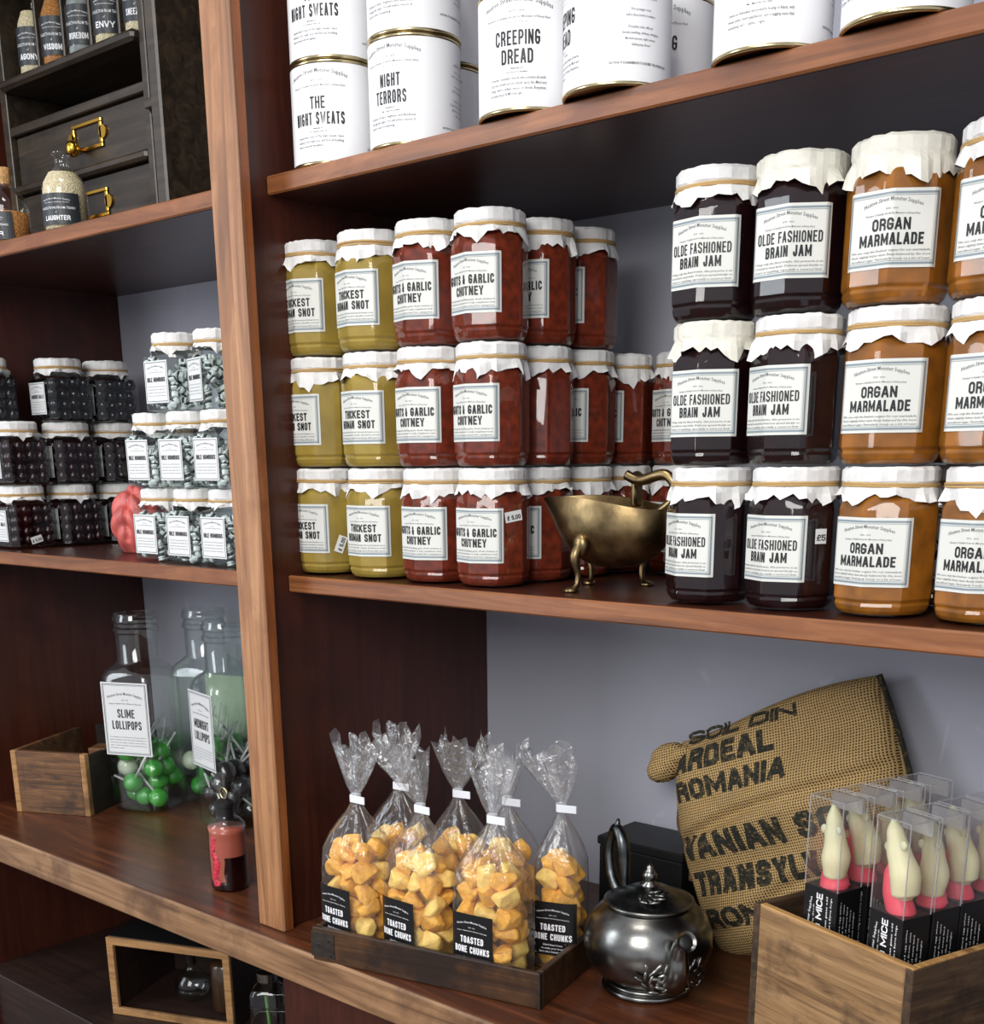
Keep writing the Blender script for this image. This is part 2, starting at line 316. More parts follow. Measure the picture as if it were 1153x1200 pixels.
def block(t, w, cap, st=.17):
    """condensed gothic capitals drawn as mitred strokes; returns 2D verts and faces of a text of width w and height cap"""
    gap = .19; V = []; F = []
    while st > .145 and st < .2 and w and (w-sum(st*cap+gap*cap*.55 for c in t)) < .52*sum(BLOCK[c][0] for c in t)*cap: st -= .006
    sw = st*cap
    fix = sum(sw+gap*cap*.55 for c in t)-gap*cap*.55; free = sum(BLOCK[c][0] for c in t)*cap
    k = max(.25, (w-fix)/free) if w else .8
    x = 0
    for c in t:
        cw, pl = BLOCK[c]; cw = cw*cap*k
        for p in pl:
            P = [(x+sw/2+a*cw, sw/2+b*(cap-sw)) for a, b in p]; n = len(P); L = []
            closed = P[0] == P[-1]
            for i in range(n):
                a = P[i-1] if i else (P[-2] if closed else None); b = P[i+1] if i < n-1 else (P[1] if closed else None); c0 = P[i]
                d1 = Vector((c0[0]-a[0], c0[1]-a[1])).normalized() if a else None; d2 = Vector((b[0]-c0[0], b[1]-c0[1])).normalized() if b else None
                if d1 is None: d1 = d2; c0 = (c0[0]-d2.x*sw*.5, c0[1]-d2.y*sw*.5)
                if d2 is None: d2 = d1; c0 = (c0[0]+d1.x*sw*.5, c0[1]+d1.y*sw*.5)
                nn = (Vector((-d1.y, d1.x))+Vector((-d2.y, d2.x))); nn = nn.normalized() if nn.length > .05 else Vector((-d1.y, d1.x)); m = min(2.0, 1/max(.3, nn.dot(Vector((-d1.y, d1.x)))))*sw/2
                L += [(c0[0]+nn.x*m, c0[1]+nn.y*m), (c0[0]-nn.x*m, c0[1]-nn.y*m)]
            q = len(V); V += [(a, min(cap*1.02, max(-cap*.06, b))) for a, b in L]
            F += [(q+2*i, q+2*i+1, q+2*i+3, q+2*i+2) for i in range(n-1)]
        x += cw+sw+gap*cap*.55
    return V, F, x-gap*cap*.55
class Print:
    def __init__(s): s.V = []; s.F = []; s.M = []
    def add(s, V, F, m=0):
        k = len(s.V); s.V += V; s.F += [tuple(i+k for i in f) for f in F]; s.M += [m]*len(F)
    def text(s, t, cx, y, w, cap, bold=0.0, m=0, shear=0, align='c', maxw=None, arc=None, rot=False):
        if bold >= .03 or (bold >= .02 and cap > .004 and t.upper() == t):
            V, F, tw = block(t, w, cap, .26 if bold > .05 else .195); V = [(a, b*.70/cap) for a, b in V]; w = None; native = True
        else: V, F = glyphs(t, bold, 3 if cap > .006 else 1, shear); native = False
        if not V: return
        x0 = min(v[0] for v in V); x1 = max(v[0] for v in V); sy = cap/.70
        sx = 1.0 if native else (w/(x1-x0) if w else sy*.8)
        if maxw and sx*(x1-x0) > maxw: sx = maxw/(x1-x0)
        ww = sx*(x1-x0); ox = {'c': cx-ww/2, 'l': cx, 'r': cx-ww}[align]
        P = [(ox+(v[0]-x0)*sx, y+v[1]*sy) for v in V]
        if arc:   # rise at the middle
            P = [(px, py-arc*((px-cx)/(ww/2))**2) for px, py in P]
        if rot: P = [(-(py), px) for px, py in P]
        s.add(P, F, m)
    def rect(s, x0, x1, y0, y1, m=0, n=1):
        V = []; F = []
        for i in range(n+1):
            x = x0+(x1-x0)*i/n; V += [(x, y0), (x, y1)]
        for i in range(n): F.append((2*i, 2*i+2, 2*i+3, 2*i+1))
        s.add(V, F, m)
    def frame(s, x0, x1, y0, y1, t, m=0, n=16):
        s.rect(x0, x1, y0, y0+t, m, n); s.rect(x0, x1, y1-t, y1, m, n); s.rect(x0, x0+t, y0, y1, m); s.rect(x1-t, x1, y0, y1, m)
    def mesh(s, name, fn, mats):
        return mesh_from(name, ([fn(x, y) for x, y in s.V], s.F), mats, fm=s.M)
SHOP = 'Hoxton Street Monster Supplies'; SUB = 'Purveyor of Quality Goods for Monsters of Every Kind'
def heading(p, cx, ytop, w, m=0, k=1.0):
    p.text(SHOP, cx, ytop-.0030*k, w, .0030*k, .008, m, arc=.0042*k)
    p.text('ESTD. 1818', cx, ytop-.0092*k, w*.2, .0013*k, 0, m)
    p.text(SUB, cx, ytop-.0128*k, w*.92, .0014*k, .01, m, shear=.2, arc=.0006*k)

# --- octagonal jar wrap
def wrap_table(n, rnd, ph, N=2000):
    T = []; s = 0; last = None
    for i in range(N+1):
        th = -pi/2+(i/N)*pi; r = polyrad(th, n, rnd, ph); p = (r*cos(th), r*sin(th))
        if last: s += math.hypot(p[0]-last[0], p[1]-last[1])
        T.append((s, th)); last = p
    return T
OCT_RND = 1.072; OCT_PH = -pi/2-pi/8+pi/8
WT = wrap_table(8, OCT_RND, OCT_PH)
def wrap_oct(R, off):
    def fn(x, y):
        s = abs(x)/R; lo, hi = 0, len(WT)-1
        while hi-lo > 1:
            k = (lo+hi)//2
            if WT[k][0] < s: lo = k
            else: hi = k
        d = WT[lo][1]+(WT[hi][1]-WT[lo][1])*(s-WT[lo][0])/max(1e-9, WT[hi][0]-WT[lo][0])+pi/2
        th = -pi/2+(d if x >= 0 else -d); r = R*polyrad(th, 8, OCT_RND, OCT_PH)+off
        return (r*cos(th), r*sin(th), y)
    return fn
def wrap_cyl(R, off, ys=0):
    return lambda x, y: ((R+off)*sin(x/R), -(R+off)*cos(x/R), y)

# ------------------------------------------------------------------ dims of the unit
YS = .0502; Z1B, Z1T = .46, .4812; Z2B, Z2T = -.0216, 0.0; Z3B, Z3T = -.5452, -.4932; Y3 = -.0304
XP = .0457; WP = .0557; TP = .0191; YD = .4496; XL = -.9168; XR = 1.45

# ------------------------------------------------------------------ setting
def struct(name, vf, m):
    o = part(name, mesh_from(name, vf, m)); o['kind'] = 'structure'; return o
struct('wall_back', box(-1.6, 2.0, YD, YD+.1, -1.35, 1.6), 'wall_paint')
struct('floor', box(-3.5, 3.5, -4.0, YD, -1.4, -1.35), 'floor_wood')

unit = thing('shelving_unit', (0, 0, 0), 0, 'brown stained wooden wall shelving with a worn upright post between two bays', 'shelves')
def board(name, x0, x1, y0, y1, z0, z1, m, bev=.0015): return part(name, mesh_from(name, box(x0, x1, y0, y1, z0, z1, bev), m), unit)
xa, xb = XL, XP-.022
for x0, x1 in ((xa, xb), (XP, XR)):
    for zb, zt in ((Z1B, Z1T), (Z2B, Z2T), (.94, .9612)):
        board('shelf_board', x0, x1, YS+.006, YD, zb, zt, 'stain_x', .0005)
        board('front_edging', x0, x1, YS, YS+.006, zb, zt, 'worn_x', .0018)
board('counter_board', XL-.1, XR, Y3+.008, YD, Z3B+.012, Z3T, 'counter_top', .0005)
board('counter_edging', XL-.1, XR, Y3, Y3+.008, Z3B, Z3T+.001, 'counter_edge', .003)
board('upright_post', 0, WP, 0, .006, Z3T, 1.0, 'worn_z', .002)
board('post_return', .004, WP-.0012, .006, TP, Z3T, 1.0, 'edge_z', .0008)
board('side_panel', XP-.022, XP, TP, YD, Z3T, 1.0, 'stain_y')
board('side_panel', XL-.022, XL, TP, YD, -1.0, 1.0, 'stain_y')
board('side_panel', XR, XR+.022, TP, YD, -1.0, 1.0, 'stain_y')
board('lower_shelf', XL, .03, .01, YD, -.842, -.82, 'dark_shelf')
board('lower_panel', .030, XR, .012, .03, -1.35, Z3B+.012, 'stain_y')
board('plinth', XL-.1, .03, .03, .05, -1.35, -.842, 'dark_shelf')

# ------------------------------------------------------------------ octagonal preserve jars
JH = .1365
def jar_prof(R, s=1.0, top=.128):
    return [(.80*R*s, .0012, 0), (.90*R*s, .002, .2), (.955*R*s, .0055, .6), (.985*R*s, .0105, .9), (.965*R*s, .0135, .9), (R*s, .0165, 1), (R*s, .098, 1), (.985*R*s, .101, .9), (.965*R*s, .1045, .7), (.93*R*s, .109, .3), (.88*R*s, .113, 0), (.87*R*s, top, 0)]
def paper_cover(Rl, h, seed, loose=False, drop=.031, n=44):
    q = random.Random(seed); ph = q.random()*6; f = [q.random() for _ in range(n)]
    def nz(j, k): return (sin(2*pi*j/n*k+ph*k)*.5+sin(2*pi*j/n*(k+4)+ph*2.3)*.3)
    rot = q.random()*pi/2; rings = []
    lv = [(.0, 0), (.55, .0006), (.93, 0), (1.0, -.003), (1.0, -.0125), (.955 if not loose else .995, -.0155), (1.0, -.0185), (1.035, -.024), (1.06, -1)]
    for i, (rr, dz) in enumerate(lv):
        ring = []
        for j in range(n):
            th = 2*pi*j/n; a = (th-rot) % (pi/2)-pi/4; sqr = 1/max(abs(cos(th-rot)), abs(sin(th-rot)))
            r = Rl*rr; z = h+dz
            if i in (2, 3, 4): r += .0010*nz(j, 5)+.0015*(f[j]-.5); z += .0014*(f[(j*7) % n]-.5)
            if i in (1,): z += .0008*(f[j]-.5)
            if i == 6: r += .0012*(nz(j, 7)+f[j]-.3)
            if i == 7: r += .0034*(nz(j, 7)+.8*(f[j]-.5)); z -= .002*(f[(j*3) % n]-.5)
            if i == 8:
                r += .0050*(nz(j, 7)+1.1*(f[j]-.5))+.0035*(sqr-1.1); z = h-drop+.007-.028*(sqr-1.14)-.0065*(f[(j*5) % n]-.5)-(.002 if loose else 0)
            ring.append((r*cos(th), r*sin(th), z))
        rings.append(ring)
    V, F = grid_rings(rings[1:], False, False); c = len(V); V.append((0, 0, h+.0004)); F += [(c, j, (j+1) % n) for j in range(n)]
    return V, F
def string_band(Rl, h, seed):
    q = random.Random(seed); t = (q.random()-.5)*.0035
    return join(torus(Rl*.985, .0015, 36, 6, h-.0152, t), torus(Rl*.99, .0013, 36, 6, h-.0170, t*.3-.0004))
def jar_label(title, body, lw=.082, lh=.0625, z0=.029):
    p = Print(); x0, x1, y0, y1 = -lw/2, lw/2, z0, z0+lh
    p.frame(x0+.0026, x1-.0026, y0+.0026, y1-.0026, .0017, 1, 30); p.frame(x0+.0052, x1-.0052, y0+.0052, y1-.0052, .0004, 1, 30)
    heading(p, 0, y1-.0062, .052, 2, 1.08)
    for i, (t, w) in enumerate(title): p.text(t, 0, y0+.0300-.0118*i, w, .0096, .045, 0)
    for i, t in enumerate(body): p.text(t, 0, y0+.0132-.0034*i, lw-.016, .0019, .004, 2, shear=.25)
    lab = Print(); lab.rect(x0, x1, y0, y1, 0, 34)
    return lab, p
KINDS = {
 'snot': ('snot', [('THICKEST', .044), ('HUMAN SNOT', .056)], ['Using only the finest of freshly harvested human noses', 'our snot is slowly boiled to thicken. Excellent on bread,', 'stirred through soup or straight from the jar with a spoon.'], .041),
 'chutney': ('chutney', [('GUTS & GARLIC', .064), ('CHUTNEY', .040)], ['A heady blend of pickling guts, fresh chutney is', 'a traditional accompaniment to help compliment roasts', 'and is not recommended for vampires.'], .041),
 'jam': ('brain_jam', [('OLDE FASHIONED', .063), ('BRAIN JAM', .045)], ['Using only the finest brains, this preserve is an', 'essential in every larder. Delicious spread thickly on', 'toast or anything, especially a severed limb.'], .042),
 'marm': ('marmalade', [('ORGAN', .034), ('MARMALADE', .057)], ['We use only the freshest organs for our marmalade,', 'their slightly bitter taste finely balanced by the most', 'unrefined sugar. Particularly lovely on a bit of toast.'], .0445)}
KM = {}
for k, (mat, title, body, R) in KINDS.items():
    g = mesh_from('jar_glass', loft(jar_prof(R), 64, 8, OCT_RND, OCT_PH), 'jar_glass', True, angle=14)
    c = mesh_from('preserve', loft([(r*.988, z+.0010, m) for r, z, m in jar_prof(R, 1, .120)], 64, 8, OCT_RND, OCT_PH), mat, True, angle=18)
    lab, pr = jar_label(title, body, .082 if R < .044 else .086)
    KM[k] = (g, c, lab.mesh('label', wrap_oct(R, .0004), 'label_paper'), pr.mesh('lettering', wrap_oct(R, .0007), ['ink', 'border_blue', 'ink_grey']), R)
COV = {}
def cover(R, v, loose):
    key = (R, v, loose)
    if key not in COV:
        Rl = R*.985
        COV[key] = (mesh_from('paper_cover', paper_cover(Rl, JH-.0006, v*11+3, loose, .0345+.003*(v % 3)), 'paper_cream' if loose else 'paper'), mesh_from('string', string_band(Rl, JH-.0006, v), 'twine', True))
    return COV[key]
def sticker(parent, R, x, z, rot, w=.022, h=.012, txt='£ 5.00'):
    p = Print(); p.rect(-w/2, w/2, -h/2, h/2, 0, 4); q = Print(); q.text(txt, 0, -h*.3, w*.8, h*.42, .02, 0)
    def fn(off):
        f = wrap_oct(R, off); return lambda a, b: f(x+a*cos(rot)-b*sin(rot), z+a*sin(rot)+b*cos(rot))
    s = part('price_sticker', p.mesh('price_sticker', fn(.0008), 'label_white'), parent, label='small white price sticker'); part('price_print', q.mesh('price_print', fn(.0011), 'ink'), s)
def jam_jar(kind, x, y, z, az, v, label, group, loose=False):
    g, c, l, p, R = KM[kind]
    t = thing('preserve_jar', (x, y, z), radians(az), label, 'jar', group)
    part('jar_glass', g, t); part('preserve', c, t)
    lo = part('label', l, t); part('lettering', p, lo)
    cv, st = cover(R, v % 6, loose); part('paper_cover', cv, t, rot=(0, 0, radians(-az+v*37)))
    if not loose: part('string', st, t, rot=(0, 0, radians(v*50)))
    return t
LAY = ['bottom', 'middle', 'top']
cols = [  # kind, x, y, dx per layer, label azimuths (0 = straight out), description
 ('snot', .064, .112, -.001, (-6, -12, 4), 'mustard-yellow pickle jar with paper cap, {} of the stack beside the dark side panel'),
 ('snot', .170, .108, -.001, (7, 4, 3), 'mustard-yellow pickle jar with paper cap, {} of the stack beside the red chutneys'),
 ('chutney', .268, .108, -.002, (5, 3, 2), 'red chutney jar, {} of the stack beside the yellow jars'),
 ('chutney', .357, .112, -.001, (3, -1, 4), 'red chutney jar, {} of the front stack left of the brass boat'),
 ('chutney', .357, .196, .001, (-8, -38, 0), 'red chutney jar, {} of the second row behind the front chutney stack'),
 ('chutney', .359, .279, 0, (0, -4, -12), 'red chutney jar, {} of the third row behind the front chutney stack'),
 ('chutney', .361, .362, 0, (0, -14, 0), 'red chutney jar, {} of the stack of two against the wall, left one'),
 ('chutney', .447, .385, 0, (0, -6, 0), 'red chutney jar, {} of the stack of two half hidden behind brain jam'),
 ('jam', .654, .115, -.003, (-16, 10, 8), 'near-black jam jar, {} of the stack beside the brass boat'),
 ('jam', .746, .118, -.005, (-8, -10, 14), 'near-black jam jar, {} of the stack beside the orange marmalade'),
 ('marm', .841, .125, -.0065, (0, 8, 16), 'orange marmalade jar, {} of the stack beside the dark jam'),
 ('marm', .938, .125, -.0065, (0, 8, 10), 'orange marmalade jar, {} of the stack cut by the right edge'),
 ('marm', .850, .235, -.002, (0, 6, 0), 'orange marmalade jar, {} of the stack behind the front marmalade'),
]
LOOSE = {(8, 1), (9, 2), (10, 2)}
for ci, (k, x, y, dx, az, d) in enumerate(cols):
    for L in range(2 if ci in (6, 7, 12) else 3):
        j = jam_jar(k, x+dx*L+RND.uniform(-.001, .001), y+RND.uniform(-.0015, .0015), L*JH+.0004, az[L], ci*5+L*7+1, d.format(LAY[L]), 'paper-capped preserve jars on the middle shelf', (ci, L) in LOOSE)
        if (ci, L) == (0, 0): sticker(j, .041, .056, .040, 1.2)
        if (ci, L) == (3, 0): sticker(j, .041, .054, .082, .15)
        if (ci, L) == (9, 0): sticker(j, .042, .056, .072, 0, .012, .014, '£5')

# ------------------------------------------------------------------ tins on the upper shelf
CR, CH = .052, .110
can_body = mesh_from('paper_wrap', lathe([(CR, .004), (CR, CH-.004)], 64, False, False), 'tin_white', True)
can_shell = mesh_from('tin_shell', lathe([(CR-.003, .002), (CR-.0008, .004), (CR-.0008, CH-.004), (CR-.003, CH-.003)], 48), 'tin_gold', True, angle=30)
can_rim0 = mesh_from('rim', join(torus(CR-.0012, .0022, 56, 8, .0022)), 'tin_gold', True)
can_rim1 = mesh_from('rim', join(torus(CR-.0012, .0022, 56, 8, CH-.0022)), 'tin_gold', True)
def can_print(title, prep, body):
    p = Print(); heading(p, 0, .1010, .074, 1, 1.45)
    p.text('FOR SALE TO MONSTERS ONLY', 0, .0785, .024, .0011, 0, 1)
    for i, (t, w) in enumerate(title): p.text(t, 0, .0590-.0165*i, w, .0130, .045, 0)
    p.text('PREPARED BY', 0, .0378, .013, .0014, .01, 0); p.text(prep, 0, .0345, .022, .0014, .01, 0)
    for i, t in enumerate(body): p.text(t, -.030, .0288-.0046*i, .060 if i < len(body)-1 else .036, .0026, .010, 1, align='l')
    sx = .092; front = p; p = Print()
    p.text('INSTRUCTIONS', sx, .083, .022, .0022, .012, 1)
    side = ['Dose for an adult', 'ONE to be taken when required', '', 'For younger ones', 'half a dose before bedtime', '', 'Possible side effects', 'Gently swirling, sinking, wringing', 'Morbid nausea, night sweats', 'Galloping dread']
    for i, t in enumerate(side):
        if t: p.text(t, sx, .0765-.0048*i, .001*len(t)+.004, .0020, .004, 1)
    p.text('CAUTION: IT IS DANGEROUS TO EXCEED THE STATED DOSE', sx, .0180, .062, .0020, .02, 0)
    return front.mesh('front_lettering', wrap_cyl(CR, .0003), ['ink', 'ink_grey']), p.mesh('side_lettering', wrap_cyl(CR, .0003), ['ink', 'ink_grey'])
CP = {'ns': can_print([('THE', .019), ('NIGHT SWEATS', .064)], 'DR. FRANZ SCHULTZ', ['Unquenchable onset of The Night Sweats. Upon', 'waking in the night you will find all bedding', 'dampened, ruined and with utter nightmares.']),
      'nt': can_print([('NIGHT', .026), ('TERRORS', .040)], 'MR. IGNATIUS GRIM', ['A blend of fears, frightens and Banshees', 'through the night. You will induce visions of', 'terror and screaming.']),
      'cd': can_print([('CREEPING', .047), ('DREAD', .033)], 'DR. AUGUST SPELMAN', ['A sinister, incurable remedy that prevents all mirth.', 'It grows slowly and promptly upon the Mind and', 'brings with it endless visions of Ghouls, Bogeymen,', 'and things that go BUMP in the night.']),
      'un': can_print([('A VAGUE SENSE', .056), ('OF UNEASE', .040)], 'MS. MEG BONUSES', ['Creates an immediate and powerful feeling of Alarm, with', 'sweaty palms, heart palpitations, and a nagging sense that', 'something isn\'t... quite... right.']),
      'ep': can_print([('ESCALATING', .050), ('PANIC', .030)], 'MR. OLAF GRUM', ['Swiftly produces heightened feelings of anxiety.', 'Not to be given to nervous or very small', 'Children during the night.'])}
def can(k, x, y, lv, az, label):
    t = thing('food_tin', (x, y, Z1T+.0003+lv*CH), radians(az), label, 'tin', 'white labelled tins on the upper shelf')
    part('tin_shell', can_shell, t); w = part('paper_wrap', can_body, t); part('front_lettering', CP[k][0], w); part('side_lettering', CP[k][1], w); part('rim', can_rim0, t); part('rim', can_rim1, t)
can('ns', .117, .104, 0, 24, 'white tin lettered THE NIGHT SWEATS, lower of two next to the side panel')
can('ns', .118, .104, 1, 20, 'white tin lettered NIGHT SWEATS, upper of two next to the side panel')
can('nt', .251, .104, 0, 12, 'white tin lettered NIGHT TERRORS standing on the shelf board')
can('nt', .252, .104, 1, 10, 'white tin stacked on top of the NIGHT TERRORS tin')
can('nt', .196, .206, 0, 30, 'white tin half hidden behind NIGHT TERRORS, lower of the two')
can('nt', .197, .206, 1, 34, 'white tin half hidden behind NIGHT TERRORS, upper of the two')
can('cd', .432, .088, 0, 26, 'white tin lettered CREEPING DREAD with the title fully readable')
can('cd', .549, .080, 0, -40, 'white tin turned so CREEPING DREAD wraps out of sight on its left')
can('cd', .523, .200, 0, 22, 'white tin in the shade behind the turned tin, showing NG and D')
can('un', .715, .085, 0, 16, 'white tin showing three lines of small print, second from the right edge')
can('ep', .840, .082, 0, -20, 'white tin at the upper right edge of the photo')

# ------------------------------------------------------------------ square sweet jars on the left
def sq_loft(prof, n=48, cap0=True, cap1=True): return loft(prof, n, 4, 1.26, -3*pi/4, cap0, cap1)
def sq_jar_mesh(S, hb, H):
    a = S/2; o = [(a*.9, .0012, .9), (a*.97, .002, 1), (a, .005, 1), (a, hb-.006, 1), (a*.96, hb-.002, 1), (a*.82, hb, .7), (a*.74, hb+.003, 0), (a*.74, H-.006, 0)]
    return mesh_from('jar_glass', sq_loft(o), 'square_glass', True, angle=20)
def sq_cover(S, H, v):
    return mesh_from('paper_cover', paper_cover(S*.45, H-.0006, v*5+1, False, .031, 40), 'paper'), mesh_from('string', string_band(S*.45, H-.0006, v), 'twine', True)
def sq_label(t, lw, lh, z0, S):
    p = Print(); x0, x1 = -lw/2, lw/2; p.frame(x0+.002, x1-.002, z0+.002, z0+lh-.002, .0008, 1, 1)
    heading(p, 0, z0+lh-.006, lw*.72, 1, .8); p.text(t, 0, z0+lh*.5, lw*.78, .0062, .03, 0)
    for i in range(4): p.text(['Only for monsters with strong teeth', 'suck slowly and do not swallow whole', 'Ingredients: sugar, peppermint, bile', 'keep out of reach of humans'][i], 0, z0+lh*.38-.0042*i, lw*.78, .0016, 0, 1)
    l = Print(); l.rect(x0, x1, z0, z0+lh)
    f = lambda off: (lambda x, y: (x, -S/2-off, y))
    return l.mesh('label', f(.0004), 'label_white'), p.mesh('lettering', f(.0008), ['ink', 'ink_grey'])
SH = .1085
def balls(S, h, r, seed, sub=2):
    q = random.Random(seed); out = []; n = max(2, int((S-.006)/(2*r))); st = (S-.008-2*r)/(n-1); z = .004+r; k = 0
    while z+r < h:
        for i in range(n):
            for j in range(n):
                if 0 < i < n-1 and 0 < j < n-1: continue
                sh = (k % 2)*.3*r
                out.append(xf(ico(r, sub), (-S/2+.004+r+st*i+q.uniform(-.15, .15)*r, -S/2+.004+r+st*j+q.uniform(-.15, .15)*r, z+q.uniform(-.2, .2)*r)))
        z += 1.72*r; k += 1
    return join(*out)
def humbugs(S, h, seed):
    q = random.Random(seed); out = []
    for k in range(95):
        f = q.choice((0, 1, 2)); u = q.uniform(-1, 1)*(S/2-.009); w = S/2-.0085
        x, y = ((u, -w), (w, u), (u*.7, u*.3))[f]
        c = join(*[xf(box(-.008+.004*i, -.004+.004*i, -.005, .005, -.0055, .0055, .0015), (0, 0, 0)) for i in range(4)])
        out.append(xf(c, (x, y, q.uniform(.007, h)), q.random()*6, q.random()*6, q.random()*6, .85))
    V, F = join(*out); nf = len(F)//(95*4); fm = [1 if (i//nf) % 4 == 1 else 0 for i in range(len(F))]
    return V, F, fm
GS, HS = .089, .078
gob_g = sq_jar_mesh(GS, .079, SH); gob_b = mesh_from('boiled_sweets', balls(GS, .077, .0101, 3), 'gob_black', True); gob_b2 = mesh_from('boiled_sweets', balls(GS, .077, .0101, 4), 'gob_dark', True)
gob_l, gob_p = sq_label('BANSHEE BALLS', .052, .054, .013, GS); gcv = [sq_cover(GS, SH, v) for v in range(3)]
def gob(x, y, lv, v, label, az=0, dark=False):
    t = thing('sweet_jar', (x, y, .0004+lv*SH), radians(az), label, 'jar', 'square jars of dark round sweets')
    part('jar_glass', gob_g, t); b = part('boiled_sweets', gob_b2 if dark else gob_b, t); b['kind'] = 'stuff'
    l = part('label', gob_l, t); part('lettering', gob_p, l); part('paper_cover', gcv[v % 3][0], t, rot=(0, 0, v*1.1)); part('string', gcv[v % 3][1], t, rot=(0, 0, v))
    return t
row = ['nearest the shelf edge', 'second from the shelf edge', 'third from the shelf edge, beside the pink brain']
for L, nm in ((0, 'bottom'), (1, 'middle')):
    for r in range(3):
        g = gob(-.782+L*.002, .127+r*.1, L, r+L, 'square jar of dark red round sweets, %s row, %s' % (nm, ['nearest the shelf edge', 'second from the shelf edge', 'third from the shelf edge'][r]))
        if L == 0 and r == 0:
            p = Print(); p.rect(-.011, .011, -.006, .006); q = Print(); q.text('£ 5.00', 0, -.0035, .018, .005, .02)
            fn = lambda off: (lambda a, b: (GS/2+off, -.002+a*.97-b*.24, .016+a*.24+b*.97))
            s = part('price_sticker', p.mesh('price_sticker', fn(.0006), 'label_white'), g, label='small white price sticker'); part('price_print', q.mesh('price_print', fn(.0009), 'ink'), s)
gob(-.690, .392, 1, 2, 'square jar of dark sweets mostly hidden behind the middle humbug row'); gob(-.690, .392, 0, 1, 'square jar of dark sweets hidden behind the pink brain')
gob(-.846, .118, 2, 1, 'square jar of black round sweets, top row, cut by the left edge', 0, True)
gob(-.782, .226, 2, 0, 'square jar of black round sweets, top row, with its label showing', 0, True)
gob(-.782, .322, 2, 2, 'square jar of black round sweets, top row, farthest back', 0, True)
hum_g = sq_jar_mesh(HS, .079, SH); hum_c = []
for sd in (1, 2):
    V, F, fm = humbugs(HS, .070, sd); hum_c.append(mesh_from('humbugs', (V, F), ['humbug_mint', 'humbug_dark'], True, fm))
hum_l, hum_p = sq_label('BILE HUMBUGS', .057, .058, .012, HS); hcv = [sq_cover(HS*1.0, SH, v+4) for v in range(3)]
def hum(x, y, lv, v, label, az=0):
    t = thing('sweet_jar', (x, y, .0004+lv*SH), radians(az), label, 'jar', 'square jars of striped mints beside the post')
    part('jar_glass', hum_g, t); c = part('humbugs', hum_c[v % 2], t); c['kind'] = 'stuff'
    l = part('label', hum_l, t); part('lettering', hum_p, l); part('paper_cover', hcv[v % 3][0], t, rot=(0, 0, v*1.1)); part('string', hcv[v % 3][1], t, rot=(0, 0, v))
pos = ['beside the pink brain', 'between its two neighbours', 'against the upright post']
for L, nm in ((0, 'bottom'), (1, 'middle')):
    for i, x in enumerate((-.316, -.2305, -.145)):
        hum(x-.004*L, .113, L, i+L, 'square jar of grey striped mints, %s row, %s' % (nm, ['leftmost of three', 'middle of three', 'next to the upright post'][i]))
hum(-.262, .118, 2, 1, 'square jar of grey striped mints, top row, left of two'); hum(-.171, .126, 2, 0, 'square jar of dark striped mints, top row, next to the upright post', -16)

# pink brain ornament
def brain():
    bm = bmesh.new(); bmesh.ops.create_icosphere(bm, subdivisions=5, radius=1)
    for v in bm.verts:
        p = v.co.copy(); a = math.atan2(p.y, p.x)
        w = abs(sin(4.6*p.z+1.7*sin(2.6*p.x+1.3*p.y)+1.1*cos(3.1*p.y)))*.6+abs(sin(4.2*p.y+1.5*cos(2.4*p.z)+1.2*p.x+.6))*.4
        g = (w-.55)*.24; cl = -.14*math.exp(-(p.x/.08)**2)*(1 if p.z > -.5 else 0)
        k = 1+g+cl; v.co = Vector((p.x*.042*k, p.y*.056*k, p.z*.048*k))
        if v.co.z < -.042: v.co.z = -.042
    V = [(v.co.x, v.co.y, v.co.z+.042) for v in bm.verts]; bm.verts.index_update(); F = [tuple(v.index for v in f.verts) for f in bm.faces]; bm.free(); return V, F
o = part('brain_ornament', mesh_from('brain_ornament', brain(), 'brain_pink', True), None, (-.505, .190, 0), (0, 0, .5)); o.scale = (1.0, .95, 1.2)
tag(o, 'pink wrinkled brain ornament between the dark sweets and the mint jars', 'ornament')

# ------------------------------------------------------------------ black drawer cabinet and small bottles, upper left
CY = .20
cab = thing('drawer_cabinet', (0, 0, 0), 0, 'black painted wooden cabinet with two brass-handled drawers and a bottle rack', 'cabinet')
def cb(name, *a, m='black_wood', bev=.0015, par=None): return part(name, mesh_from(name, box(*a, bev), m), par or cab)
cb('carcass_side', -.415, -.400, CY, .44, Z1T, .93); cb('carcass_side', -.835, -.815, CY, .44, Z1T, .93)
cb('back_board', -.815, -.415, .425, .44, Z1T, .93, m='stain_x')
cb('bottom_board', -.815, -.415, CY+.005, .425, Z1T, .497); cb('drawer_rail', -.815, -.415, CY+.002, .425, .684, .698)
cb('bottle_shelf', -.815, -.415, CY-.012, .425, .750, .766, bev=.005)
cb('drawer_rail', -.815, -.415, CY-.004, .30, .592, .606, bev=.004)
for x in (-.735, -.655, -.575, -.495): cb('divider', x-.003, x+.003, CY+.02, .42, .766, .93)
